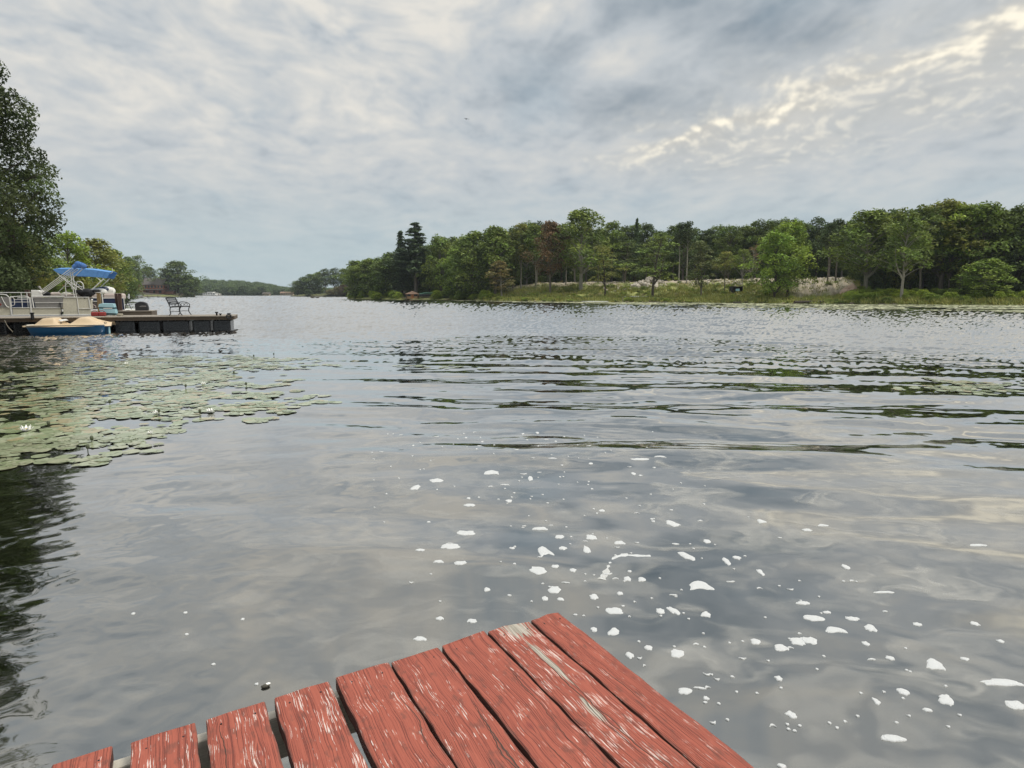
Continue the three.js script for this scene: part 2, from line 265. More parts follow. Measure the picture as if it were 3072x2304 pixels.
// broadleaf tree of unit height (1) and crown radius; everything scales with the copy
function broadleaf({ seed, r = 0.3, base = 0.3, clumps = 60, cr = 0.085, per = 60, leaf = 0.03, lean = 0, forks = 1, top = 0.75, flat = 0, open = 0.15, thick = 0.02, squash = 0.75 }) {
  if (leaf > 0.02) { per *= 0.8; leaf *= 1.12; }
  const L = new Leaves(seed), R = L.r, wood = [], spine = [];
  for (let i = 0; i <= 5; i++) { const t = i / 5; spine.push(V(lean * t * t + (R() - 0.5) * 0.03 * t, t * 0.86, (R() - 0.5) * 0.03 * t)); }
  const on = (t) => { const k = clamp(t, 0, 0.999) * 5, i = Math.floor(k); return spine[i].clone().lerp(spine[i + 1], k - i); };
  wood.push(limb([V(0, -0.02, 0), ...spine.slice(1)], thick, thick * 0.16));
  wood.push(limb([V(0, -0.02, 0), V(0, 0.03, 0)], thick * 1.35, thick * 0.95));
  for (let f = 1; f < forks; f++) { const a = R() * 6.283, s = on(base * 0.75); wood.push(limb([s, s.clone().add(V(Math.cos(a) * r * 0.3, 0.15, Math.sin(a) * r * 0.3)), s.clone().add(V(Math.cos(a) * r * 0.45, 0.42, Math.sin(a) * r * 0.45))], thick * 0.7, thick * 0.12)); }
  for (let i = 0; i < clumps; i++) {
    const t = Math.pow((i + R()) / clumps, 0.9), a = i * 2.4 + R() * 1.2, env = Math.pow(Math.sin(Math.PI * (0.1 + 0.86 * Math.pow(t, top))), 0.8) * (0.9 + 0.55 * noise3(Math.cos(a) * 1.1 + seed * 3, Math.sin(a) * 1.1, t * 2.6 + seed)), rad = r * env * (0.25 + 0.85 * Math.sqrt(R()));
    const yy = base + (1 - base) * t, c = V(on(yy).x * 1 + Math.cos(a) * rad, yy * 0.985 - cr * 0.4, Math.sin(a) * rad);
    if (R() < open) continue;
    const size = cr * (0.65 + 0.7 * R()), warm = 0.62 + 0.75 * R(), tint = [warm * (0.92 + 0.2 * R()), warm, warm * (0.85 + 0.2 * R())];
    L.clump(c, size * (1 + flat), size * squash * (1 - flat * 0.6), Math.round(per * (size / cr) ** 1.6), leaf, tint, flat * 0.5);
    if (i % 2 === 0) { const s = on(Math.max(base * 0.7, (yy - rad * 0.6)) / 0.86 * 0.86); const m = s.clone().lerp(c, 0.5).add(V(0, 0.02, 0)); wood.push(limb([s, m, c], thick * 0.34, thick * 0.07, 4)); }
  }
  return { wood: mergeGeometries(wood.map(plain)), leaves: L.geometry() };
}
function conifer({ seed, r = 0.2, base = 0.12, tiers = 16, per = 70, leaf = 0.024, droop = 0.1, arms = 6, ragged = 0.3, thick = 0.014, power = 1 }) {
  const L = new Leaves(seed), R = L.r, wood = [limb([V(0, -0.02, 0), V(0.004, 0.5, 0), V(0, 0.99, 0)], thick, thick * 0.12)];
  for (let i = 0; i < tiers; i++) {
    const t = i / (tiers - 1), y0 = base + (0.98 - base) * t, len0 = r * Math.pow(1 - t * 0.93, power);
    for (let k = 0; k < arms; k++) {
      if (R() < ragged * 0.35) continue;
      const y = y0 + (R() - 0.5) * 1.3 * (1 - base) / tiers, a = k / arms * 6.283 + i * 0.9 + R() * 0.9, len = len0 * (1 - ragged * R()), warm = 0.8 + 0.45 * R();
      const end = V(Math.cos(a) * len, y - droop * len + 0.01, Math.sin(a) * len);
      if (t < 0.9) wood.push(limb([V(0, y, 0), end], thick * 0.25, thick * 0.05, 3));
      const n = Math.max(2, Math.round(len / 0.028));
      for (let m = 1; m <= n; m++) { const s = m / n, w = 0.02 + 0.04 * (len / r) * (1 - Math.abs(s - 0.6)) * (0.7 + 0.6 * R()); L.clump(V(Math.cos(a) * len * s, y - droop * len * s * s + 0.008, Math.sin(a) * len * s), w, w * 0.6, Math.round(per / n), leaf, [warm, warm, warm], 0.2); }
    }
  }
  return { wood: mergeGeometries(wood.map(plain)), leaves: L.geometry() };
}
const SPECIES = {
  oak: broadleaf({ seed: 21, r: 0.34, base: 0.3, clumps: 95, cr: 0.085, per: 62, leaf: 0.034, forks: 3, thick: 0.022, open: 0.12 }),
  maple: broadleaf({ seed: 22, r: 0.33, base: 0.16, clumps: 120, cr: 0.078, per: 60, leaf: 0.033, forks: 2, top: 0.85, open: 0.08 }),
  ash: broadleaf({ seed: 23, r: 0.24, base: 0.36, clumps: 80, cr: 0.075, per: 58, leaf: 0.031, forks: 2, open: 0.15, thick: 0.016 }),
  wispy: broadleaf({ seed: 24, r: 0.2, base: 0.24, clumps: 60, cr: 0.062, per: 42, leaf: 0.034, forks: 2, open: 0.25, thick: 0.014, lean: 0.05 }),
  tufted: broadleaf({ seed: 25, r: 0.3, base: 0.3, clumps: 46, cr: 0.075, per: 60, leaf: 0.034, forks: 2, open: 0.25, flat: 0.75, thick: 0.02, lean: -0.1 }),
  umbrella: broadleaf({ seed: 26, r: 0.44, base: 0.56, clumps: 60, cr: 0.085, per: 62, leaf: 0.034, forks: 3, flat: 0.6, top: 0.6, thick: 0.02, lean: 0.1 }),
  tall: broadleaf({ seed: 27, r: 0.21, base: 0.46, clumps: 76, cr: 0.07, per: 60, leaf: 0.03, forks: 2, open: 0.1, thick: 0.013, lean: 0.03 }),
  lush: broadleaf({ seed: 28, r: 0.3, base: 0.08, clumps: 130, cr: 0.085, per: 56, leaf: 0.035, forks: 1, open: 0.05, top: 0.9 }),
  bare: broadleaf({ seed: 29, r: 0.11, base: 0.66, clumps: 36, cr: 0.055, per: 52, leaf: 0.028, open: 0.1, thick: 0.012 }),
  branchy: broadleaf({ seed: 32, r: 0.36, base: 0.34, clumps: 52, cr: 0.06, per: 26, leaf: 0.032, forks: 4, open: 0.35, thick: 0.018, lean: 0.08 }),
  spruce: conifer({ seed: 30, r: 0.19, tiers: 34, droop: 0.4, leaf: 0.026, per: 34, ragged: 0.5, arms: 6 }),
  pine: conifer({ seed: 31, r: 0.23, base: 0.3, tiers: 17, droop: -0.18, arms: 6, ragged: 0.52, leaf: 0.026, per: 84, thick: 0.017, power: 0.95 }),
};
const protos = {};
function tree(kind, leaf, bark, pos, height, width, turn, name, label, group) {
  const key = kind;
  let o;
  if (!protos[key]) { o = new THREE.Group(); part('trunk', SPECIES[kind].wood, BARK[bark], o); part('crown', SPECIES[kind].leaves, LEAF[leaf], o); protos[key] = o; } else o = protos[key].clone();
  o.children[0].material = BARK[bark]; o.children[1].material = LEAF[leaf];
  o.name = numbered(name); o.position.copy(pos); o.scale.set(width, height, width); o.rotation.y = turn; scene.add(o);
  return tag(o, label, 'tree', group);
}
const crownR = (k) => { const p = SPECIES[k].leaves.attributes.position, d = []; for (let i = 0; i < p.count; i += 4) d.push(Math.hypot(p.getX(i), p.getZ(i))); d.sort((x, y) => x - y); return d[Math.floor(d.length * 0.93)]; };
const WIDE = 1.16;
const CR = Object.fromEntries(Object.keys(SPECIES).map((k) => [k, crownR(k)]));
// a tree on the right bank placed by where its foot, its top and its crown's half width appear
function bankTree(kind, leaf, bark, px, py, top, half, turn, name, label, group, sink = 0) {
  const p = bankByPixel(px, py), d = -p.z, hgt = at(px, top, d).y - p.y; p.y -= sink;
  return tree(kind, leaf, bark, p, hgt + sink, (half * WIDE / F * d) / CR[kind], turn, name, label, group);
}
const BT = [
  ['pine', 'pine', 'grey', 1248, 888, 672, 46, 0.4, 'pine_tree', 'tall dark pine with a forked bare trunk behind the brown lakeside hut'],
  ['spruce', 'pine', 'dark', 1206, 889, 694, 25, 1.4, 'spruce_tree', 'narrow pointed spruce just left of the tall forked pine'],
  ['wispy', 'tan', 'pale', 1505, 893, 781, 38, 2.2, 'young_tree', 'young tree with orange tinged leaves at the left end of the cleared bank'],
  ['tall', 'olive', 'pale', 1563, 868, 668, 42, 0.9, 'ash_tree', 'pale trunked tall tree right behind the young orange tinged tree'],
  ['tall', 'mid', 'pale', 1607, 858, 672, 40, 2.9, 'ash_tree', 'slender tree between the pale trunked tree and the reddish topped one'],
  ['oak', 'brown', 'grey', 1650, 876, 661, 52, 4.1, 'oak_tree', 'tree with reddish brown upper crown and forked trunk on the bank'],
  ['ash', 'mid', 'pale', 1697, 855, 676, 30, 5.2, 'ash_tree', 'twin stemmed pale tree between the reddish topped tree and the tallest one'],
  ['oak', 'mid', 'pale', 1742, 869, 625, 84, 1.1, 'oak_tree', 'tallest broad tree of the cleared bank with gaps of sky in its crown'],
  ['tufted', 'olive', 'dark', 1815, 889, 728, 44, 0.2, 'shore_tree', 'small crooked tree with bushy tufts right of the tallest tree at the water'],
  ['tufted', 'dark', 'grey', 1873, 849, 716, 54, 1.9, 'bank_tree', 'forked spreading tree behind the crooked tufted tree'],
  ['tufted', 'mid', 'dark', 1957, 894, 692, 66, 3.3, 'shore_tree', 'leaning tree with flat layered branches in front of the white rock heap'],
  ['bare', 'deep', 'pale', 2034, 850, 668, 22, 2.2, 'bare_trunk_tree', 'left one of two tall bare pale trunks right of the rock heap'],
  ['bare', 'deep', 'pale', 2057, 851, 664, 22, 0.6, 'bare_trunk_tree', 'right one of two tall bare pale trunks right of the rock heap'],
  ['wispy', 'grey', 'grey', 2102, 893, 722, 34, 5.5, 'young_tree', 'slim pale green tree standing alone at the water right of the rock heap'],
  ['umbrella', 'olive', 'grey', 2171, 872, 752, 33, 4.4, 'bank_tree', 'small umbrella shaped tree left of the dark crate on the bank'],
  ['umbrella', 'mid', 'pale', 2224, 876, 744, 30, 2.0, 'bank_tree', 'leaning umbrella shaped tree standing by the dark crate'],
  ['branchy', 'brown', 'pale', 2252, 853, 732, 38, 1.0, 'bare_tree', 'half bare tree with grey twigs behind the bright green maple'],
  ['maple', 'bright', 'dark', 2322, 902, 694, 58, 0.7, 'maple_tree', 'bright green round maple at the edge of the water'],
  ['maple', 'fresh', 'dark', 2361, 888, 664, 62, 2.6, 'maple_tree', 'yellow green broad maple with thick dark trunk behind the bright one'],
  ['bare', 'deep', 'grey', 2478, 848, 668, 24, 1.2, 'bare_trunk_tree', 'slim dark trunk left of the right hand wood at the top of the dirt slope'],
  ['bare', 'deep', 'grey', 2502, 846, 656, 26, 3.9, 'bare_trunk_tree', 'slim trunk nearest to the right hand wood at the top of the dirt slope'],
  ['oak', 'mid', 'pale', 2592, 886, 628, 92, 0.3, 'oak_tree', 'wide pale trunked tree at the edge of the right hand wood behind the pinkish boulders'],
  ['ash', 'mid', 'pale', 2702, 903, 626, 66, 3.7, 'birch_tree', 'white trunked tree standing closest to the water before the right hand wood'],
  ['tall', 'dark', 'grey', 2755, 895, 616, 58, 2.4, 'wood_tree', 'straight thin tree right of the white trunked waterside tree'],
  ['oak', 'olive', 'grey', 2817, 890, 598, 96, 5.0, 'oak_tree', 'thick trunked big tree in the middle of the right hand wood'],
  ['tall', 'fresh', 'grey', 2876, 893, 608, 64, 1.5, 'wood_tree', 'tall yellow green tree right of the thick trunked one'],
  ['lush', 'fresh', 'pale', 2950, 900, 776, 62, 0.8, 'maple_tree', 'low bright leafed tree bending over the water near the right picture edge'],
  ['oak', 'mid', 'grey', 2935, 893, 606, 84, 4.4, 'oak_tree', 'big tree standing behind the low bright leafed tree'],
  ['oak', 'dark', 'dark', 3042, 893, 612, 82, 2.7, 'oak_tree', 'dark big tree at the right picture edge'],
  ['lush', 'deep', 'dark', 3085, 897, 706, 64, 2.7, 'wood_tree', 'low dark leafy tree cut by the right picture edge'],
  ['lush', 'mid', 'grey', 1420, 893, 694, 60, 1.2, 'wood_tree', 'round full tree behind the shore right of the tall pine'],
  ['lush', 'fresh', 'grey', 1372, 892, 742, 46, 3.2, 'wood_tree', 'lighter green bushy tree right of the brown hut'],
  ['maple', 'mid', 'grey', 1322, 890, 706, 44, 0.2, 'wood_tree', 'full tree directly right of the tall pine'],
  ['oak', 'mid', 'grey', 1486, 888, 676, 62, 5.1, 'wood_tree', 'wide green tree left of the pale trunked tall tree'],
  ['lush', 'dark', 'dark', 1160, 891, 772, 44, 2.1, 'wood_tree', 'dark full tree left of the narrow spruce'],
  ['maple', 'mid', 'grey', 1105, 890, 776, 36, 4.1, 'wood_tree', 'green tree second from the left end of the point'],
  ['lush', 'mid', 'grey', 1066, 893, 800, 30, 4.9, 'wood_tree', 'leftmost leafy tree on the tip of the wooded point'],
];
for (const b of BT) bankTree(...b);
// the wood behind them: tops follow the skyline of the photograph
const SKY = [[1045, 806], [1080, 776], [1140, 776], [1180, 750], [1320, 708], [1420, 692], [1480, 680], [1550, 668], [1640, 664], [1850, 666], [1960, 674], [2060, 668], [2120, 676], [2190, 664], [2290, 650], [2340, 657], [2450, 650], [2520, 652], [2610, 632], [2700, 632], [2770, 610], [2900, 610], [3000, 622], [3090, 620], [3300, 615], [4200, 590], [5600, 560]];
const skyAt = (px) => { let i = 0; while (i < SKY.length - 2 && px > SKY[i + 1][0]) i++; return lerp(SKY[i][1], SKY[i + 1][1], clamp((px - SKY[i][0]) / (SKY[i + 1][0] - SKY[i][0]))); };
{
  const r = mulberry(77), kinds = ['oak', 'ash', 'tall', 'maple', 'tall', 'oak'], leaves = ['dark', 'deep', 'mid', 'dark', 'deep', 'olive'];
  const MARKS = [[1075, 'tip of the wooded point'], [1150, 'dark tree by the spruce'], [1225, 'tall forked pine'], [1300, 'tree beside the pine'], [1385, 'light bushy tree'], [1470, 'wide green tree'], [1535, 'orange tinged young tree'], [1590, 'pale slender trees'], [1650, 'reddish topped tree'], [1742, 'tallest bank tree'], [1820, 'crooked tufted tree'], [1885, 'forked spreading tree'], [1957, 'white rock heap'], [2045, 'two bare pale trunks'], [2110, 'slim pale green tree'], [2200, 'umbrella shaped trees'], [2262, 'half bare grey tree'], [2335, 'bright green maples'], [2430, 'dirt slope'], [2500, 'trunks above the dirt slope'], [2592, 'pinkish boulders'], [2702, 'white trunked waterside tree'], [2760, 'straight thin tree'], [2817, 'thick trunked big oak'], [2880, 'tall yellow green tree'], [2950, 'low bright leafed tree'], [3042, 'dark right edge tree'], [3130, 'right picture edge']];
  const back = [], NTH = ['leftmost', 'second', 'third', 'fourth', 'fifth'];
  for (let px = 1070; px < 3200; px += 36 * (0.75 + 0.5 * r())) {
    const c = clearing(px), p = bankPoint(px, lerp(16, 44, c) + r() * 14), d = -p.z, top = skyAt(px) + (r() - 0.35) * 26 + 4, k = c > 0.5 ? kinds[Math.floor(r() * 6)] : ['lush', 'maple', 'oak', 'lush'][Math.floor(r() * 4)];
    const leaf = c > 0.5 && r() < 0.4 ? 'dark' : leaves[Math.floor(r() * 6)], m = MARKS.reduce((q, e) => Math.abs(e[0] - px) < Math.abs(q[0] - px) ? e : q);
    back.push({ px, m, make: (label) => tree(k, leaf, bark, p, at(px, top, d).y - p.y, (half / F * d) / CR[k], turn, 'wood_tree', label), tone: { dark: 'dark green', deep: 'deep green', mid: 'mid green', olive: 'olive green' }[leaf] });
    const bark = ['grey', 'dark', 'grey', 'pale'][Math.floor(r() * 4)], half = lerp(34, 54, r()), turn = r() * 6.28;
  }
  for (const t of back) { const same = back.filter((o) => o.m === t.m), i = same.indexOf(t); t.make(t.tone + ' back row tree behind the ' + t.m[1] + (same.length > 1 ? ', ' + NTH[i] + ' of ' + ['two', 'three', 'four', 'five'][same.length - 2] : '')); }
  // young conifer breaking the skyline
  bankTree('spruce', 'pine', 'dark', 1905, 846, 656, 13, 0.4, 'spruce_tree', 'small dark spruce tip rising above the wood skyline right of the tallest tree');
}
function copies(name, geo, mat, list, category, label) {   // uncountable growth: one object
  const m = shade(new THREE.InstancedMesh(geo, mat, list.length)), M = new THREE.Matrix4(), Q = new THREE.Quaternion(), E = new THREE.Euler();
  list.forEach((l, i) => { M.compose(l.p, Q.setFromEuler(E.set(l.rx ?? 0, l.turn, l.rz ?? 0)), V(l.w, l.h, l.w)); m.setMatrixAt(i, M); if (l.c) m.setColorAt(i, new THREE.Color().setRGB(...l.c)); });
  m.name = numbered(name); scene.add(m); tag(m, label, category); m.userData.kind = 'stuff'; return m;
}
{
  const r = mulberry(91), bush = broadleaf({ seed: 61, r: 0.5, base: 0.02, clumps: 44, cr: 0.17, per: 46, leaf: 0.07, open: 0.02, top: 0.9 });
  const list = [];
  for (let i = 0; i < 620; i++) { const px = 1070 + r() * 2500, c = clearing(px), t = lerp(30, 62, c) + r() * 60, p = bankPoint(px, t), d = -p.z, y = at(px, skyAt(px) + 14 + r() * 50, d).y - p.y; const h = Math.max(3, y * (0.55 + 0.45 * r())); list.push({ p, h, w: 5 + 4 * r(), turn: r() * 6.28, c: mix3([0.75, 0.8, 0.8], [1.15, 1.1, 0.9], r()) }); }
  copies('dense_wood', bush.leaves, LEAF.dark, list, 'wood', 'dark dense mass of leaves deep inside the wood behind the standing trees');
  // undergrowth on the open bank and at the edge of the wood
  const shrubs = [];
  const bare = (px, t) => (px > 1195 && px < 1305 && t < 24) || px < 2560 && clearing(px) > 0.3 && r() < 0.86 * Math.max(sstep(22, 27, t), sstep(2310, 2360, px) * sstep(8, 11, t));
  const addS = (px, t, h, w) => { if (bare(px, t)) return; const p = bankPoint(px, t); p.y -= 0.1; shrubs.push({ p, h, w, turn: r() * 6.28, c: mix3([0.7, 0.75, 0.7], [1.35, 1.25, 0.8], r()) }); };
  for (let i = 0; i < 420; i++) { const px = 1480 + r() * 1120; addS(px, 0.8 + Math.pow(r(), 1.3) * 30, 0.35 + 0.7 * r() * r(), 0.9 + 1.4 * r()); }
  for (let i = 0; i < 330; i++) addS(2540 + r() * 760, 1.5 + r() * 14, 0.6 + 1.3 * r(), 1.4 + 1.6 * r());
  for (let i = 0; i < 160; i++) addS(1046 + r() * 440, 1 + r() * 14, 0.7 + 1.8 * r(), 1.6 + 2 * r());
  copies('low_undergrowth', bush.leaves, LEAF.fresh, shrubs, 'undergrowth', 'low green and yellow undergrowth covering the right hand bank');
  // blades of tall grass
  const blade = new THREE.BufferGeometry(), bp = [], bi = [];
  for (let k = 0; k < 9; k++) { const a = k * 2.4, x = Math.cos(a) * 0.16 * (k % 3), z = Math.sin(a) * 0.16 * (k % 3), lx = Math.cos(a * 1.7) * 0.22, lz = Math.sin(a * 1.7) * 0.22, w = 0.035, hh = 0.7 + 0.3 * Math.sin(k * 5); const o = bp.length / 3; bp.push(x - w, 0, z, x + w, 0, z, x + lx * 0.4, hh * 0.65, z + lz * 0.4, x + lx, hh, z + lz); bi.push(o, o + 1, o + 2, o + 2, o + 1, o + 3); }
  blade.setAttribute('position', new THREE.Float32BufferAttribute(bp, 3)); blade.setIndex(bi); blade.computeVertexNormals();
  const gl = [];
  for (let i = 0; i < 16000; i++) { const px = 1440 + r() * 1700, t = 0.3 + Math.pow(r(), 1.2) * (px > 2580 ? 7 : 33), p = bankPoint(px, t); if (noise2(p.x * 0.12, p.z * 0.12) + r() * 1.1 < 0.25 || bare(px, t)) continue; gl.push({ p, h: 0.35 + 0.75 * r(), w: 1 + r(), turn: r() * 6.28, c: mix3([0.85, 0.95, 0.8], [1.7, 1.35, 1.1], r() * r()) }); }
  copies('tall_grass', blade, std([0.225, 0.235, 0.065], 0.9, { side: THREE.DoubleSide }), gl, 'grass', 'tall yellowish grass on the cleared bank by the water');
  // the far hill's wood and the islet
  const fl = []; for (let i = 0; i < 900; i++) { const x = 420 + Math.pow(r(), 0.9) * 700, t = 3 + r() * 170, p = at(x, HOR, 690 + t + 70 * sstep(780, 840, x)); p.y = 3 * 0 + 0.4 + (3 + 7 * sstep(900, 560, x)) * sstep(10, 150, t); fl.push({ p, h: (7.5 + 4 * r()) * lerp(1, 0.62, sstep(780, 900, x)), w: 9 + 5 * r(), turn: r() * 6.28, c: mix3([0.8, 0.8, 0.8], [1.25, 1.2, 1], r()) }); }
  copies('far_wood', bush.leaves, LEAF.pine, fl, 'wood', 'hazy blue green wood covering the far hill across the lake');
}
// trees of the islet
{
  const r = mulberry(15), L = [[893, 842, 16], [912, 830, 18], [935, 822, 20], [955, 816, 18], [976, 806, 19], [1004, 804, 20], [1040, 806, 24], [1066, 800, 26]];
  const txt = ['leftmost low tree of the islet in the middle distance', 'second tree from the left on the islet', 'third round tree from the left on the islet', 'fourth tree of the islet left of its tall pair', 'left one of the tall open pair of trees on the islet', 'right one of the tall open pair of trees on the islet', 'tree right of the sky gap on the islet', 'rightmost tree of the islet touching the wooded point'];
  L.forEach(([px, top, half], i) => { const d = 468 + r() * 20, p = at(px, HOR, d); p.y = 1.2; const k = i === 4 || i === 5 ? 'ash' : 'lush'; tree(k, ['dark', 'deep', 'dark', 'mid', 'deep', 'deep', 'dark', 'dark'][i], 'grey', p, at(px, top, d).y - 1.2, half * 1.45 / F * d / CR[k], r() * 6, 'islet_tree', txt[i], undefined); });
  [[1012, 860, 15, 'tan'], [1030, 852, 14, 'brown'], [990, 868, 12, 'tan'], [925, 868, 12, 'deep']].forEach(([px, top, half, c], i) => { const d = 458, p = at(px, HOR, d); p.y = 0.6; tree('lush', c, 'grey', p, at(px, top, d).y - 0.6, half / F * d / CR.lush, i, 'shrub', ['tan shrub on the islet shore under the sky gap', 'brownish shrub on the islet shore right of the tan one', 'small tan shrub at the islet waterline', 'dark low shrub at the islet waterline on the left'][i]); });
}
// trees of the left shore, [kind, leaf, bark, px, top, half width, distance, label]
const LT = [
  ['lush', 'mid', 'grey', 120, 722, 74, 66, 'lower green tree right behind the tallest left tree'],
  ['maple', 'fresh', 'grey', 212, 696, 74, 78, 'yellow green tree behind the white boat poles'],
  ['lush', 'olive', 'grey', 296, 716, 80, 90, 'light green round tree behind the open blue canopy'],
  ['oak', 'mid', 'grey', 344, 744, 56, 108, 'green tree sloping down to the left shore above the canopy edge'],
  ['lush', 'dark', 'dark', 376, 786, 36, 150, 'dark low tree at the foot of the left hand wood'],
  ['lush', 'dark', 'dark', 394, 770, 32, 322, 'dark tree left of the umbrella shaped tree near the brown house'],
  ['umbrella', 'dark', 'grey', 427, 763, 36, 360, 'tall umbrella shaped tree standing over the brown house'],
  ['lush', 'deep', 'dark', 448, 800, 32, 438, 'dark tree behind the roof of the brown house'],
  ['lush', 'mid', 'dark', 508, 806, 36, 430, 'round tree right behind the brown house gable'],
  ['oak', 'dark', 'dark', 536, 782, 56, 424, 'biggest dark tree on the left point right of the brown house'],
  ['lush', 'dark', 'dark', 570, 824, 32, 421, 'lower dark tree sloping to the tip of the left point'],
  ['spruce', 'pine', 'dark', 402, 842, 13, 350, 'small dark conifer left of the brown house wing'],
  ['lush', 'mid', 'grey', 355, 838, 20, 300, 'bushy tree on the shore left of the covered green boats'],
];
const bigTree = broadleaf({ seed: 41, r: 0.3, base: 0.06, clumps: 190, cr: 0.078, per: 270, leaf: 0.0165, forks: 4, open: 0.06, top: 0.8, thick: 0.02, squash: 0.7 });
SPECIES.great = bigTree; CR.great = crownR('great');
const leftTree = (kind, leaf, bark, px, top, half, d, label, name = 'shore_tree', turn = px) => { const p = at(px, HOR, d); p.y = leftGround(p.x, p.z) - 0.1; return tree(kind, leaf, bark, p, at(px, top, d).y - p.y, half / F * d / CR[kind], turn, name, label); };
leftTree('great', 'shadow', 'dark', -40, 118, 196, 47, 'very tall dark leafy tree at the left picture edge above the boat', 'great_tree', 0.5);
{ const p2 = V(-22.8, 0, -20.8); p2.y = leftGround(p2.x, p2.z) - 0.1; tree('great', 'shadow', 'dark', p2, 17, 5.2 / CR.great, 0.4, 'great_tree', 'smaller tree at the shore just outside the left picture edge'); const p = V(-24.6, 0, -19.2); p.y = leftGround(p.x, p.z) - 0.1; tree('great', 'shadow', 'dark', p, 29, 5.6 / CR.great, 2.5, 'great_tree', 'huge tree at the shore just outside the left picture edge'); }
leftTree('great', 'olive', 'grey', 30, 650, 110, 54, 'brownish green tree low at the left picture edge', 'great_tree', 1.1);
for (const t of LT) leftTree(...t);
{
  const txt = ['grey green bush behind the boat helm seat', 'olive bush behind the lounge cushions', 'dark bush left of the long white poles', 'green bush below the rolled blue top', 'low bush under the left end of the blue canopy', 'bush under the middle of the blue canopy', 'bush below the right end of the blue canopy', 'pale bush at the water right of the canopy poles'];
  [[40, 800, 46, 54, 'grey'], [95, 815, 40, 56, 'olive'], [10, 842, 40, 50, 'dark'], [150, 800, 44, 60, 'mid'], [190, 832, 36, 62, 'dark'], [245, 815, 42, 70, 'olive'], [300, 835, 36, 80, 'mid'], [345, 856, 22, 100, 'grey']].forEach(([px, top, half, d, c], i) => leftTree('lush', c, 'dark', px, top, half, d, txt[i], 'bush'));
}

// ---------------------------------------------------------------- buildings and things on the shores
const M = {
  cream: std([0.72, 0.68, 0.55], 0.55, { map: grime }), grey: std([0.3, 0.29, 0.28], 0.6, { map: grime }), white: std([0.8, 0.79, 0.76], 0.4, { map: grime }), alu: std([0.72, 0.73, 0.74], 0.35, { metalness: 0.35 }),
  blue: std([0.07, 0.19, 0.5], 0.8, { map: grime }), blueLight: std([0.13, 0.32, 0.68], 0.85, { map: grime }), navy: std([0.018, 0.03, 0.075], 0.35), black: std([0.018, 0.018, 0.02], 0.5), blackSoft: std([0.012, 0.012, 0.014], 0.85),
  plank: std([0.36, 0.32, 0.27], 0.9, { map: woodGrain }), plankDark: std([0.15, 0.115, 0.085], 0.9, { map: woodGrain }), postBrown: std([0.11, 0.065, 0.05], 0.85, { map: woodGrain }), postTan: std([0.33, 0.23, 0.11], 0.85, { map: woodGrain }),
  floatBlack: std([0.017, 0.017, 0.019], 0.5, { map: grime, roughnessMap: roughNoise }), hullBlue: std([0.012, 0.115, 0.27], 0.35, { map: grime }), tan: std([0.7, 0.53, 0.34], 0.5, { map: grime }), tanDark: std([0.5, 0.38, 0.25], 0.6, { map: grime }), offwhite: std([0.82, 0.8, 0.74], 0.45),
  red: std([0.28, 0.035, 0.03], 0.45), paleBlue: std([0.36, 0.58, 0.64], 0.35), teal: std([0.05, 0.12, 0.14], 0.4), mauve: std([0.5, 0.42, 0.37], 0.7), iron: std([0.02, 0.02, 0.022], 0.45, { metalness: 0.4 }),
  brick: std([0.28, 0.1, 0.065], 0.9, { map: grime }), siding: std([0.3, 0.115, 0.075], 0.85, { map: woodGrain }), shingle: std([0.115, 0.1, 0.09], 0.95, { map: grime }), roofBrown: std([0.24, 0.15, 0.1], 0.9, { map: grime }), stone: std([0.36, 0.29, 0.19], 0.95, { map: grime }),
  rock: std([0.52, 0.46, 0.38], 0.95, { map: grime }), rockPink: std([0.6, 0.43, 0.34], 0.95, { map: grime }), glass: std([0.02, 0.022, 0.025], 0.08), wallTan: std([0.5, 0.31, 0.17], 0.85, { map: grime }), green: std([0.06, 0.15, 0.1], 0.6), rope: std([0.4, 0.36, 0.28], 0.95), timber: std([0.16, 0.13, 0.1], 0.95, { map: woodGrain }), orange: std([0.5, 0.18, 0.05], 0.6),
};
const q4 = (w, h, d) => box(w, h, d, 0, h / 2, 0);
function prism(w, h, d, over = 0) { const s = new THREE.Shape(); s.moveTo(-w / 2 - over, 0); s.lineTo(w / 2 + over, 0); s.lineTo(0, h); s.closePath(); return new THREE.ExtrudeGeometry(s, { depth: d, bevelEnabled: false }).translate(0, 0, -d / 2); }
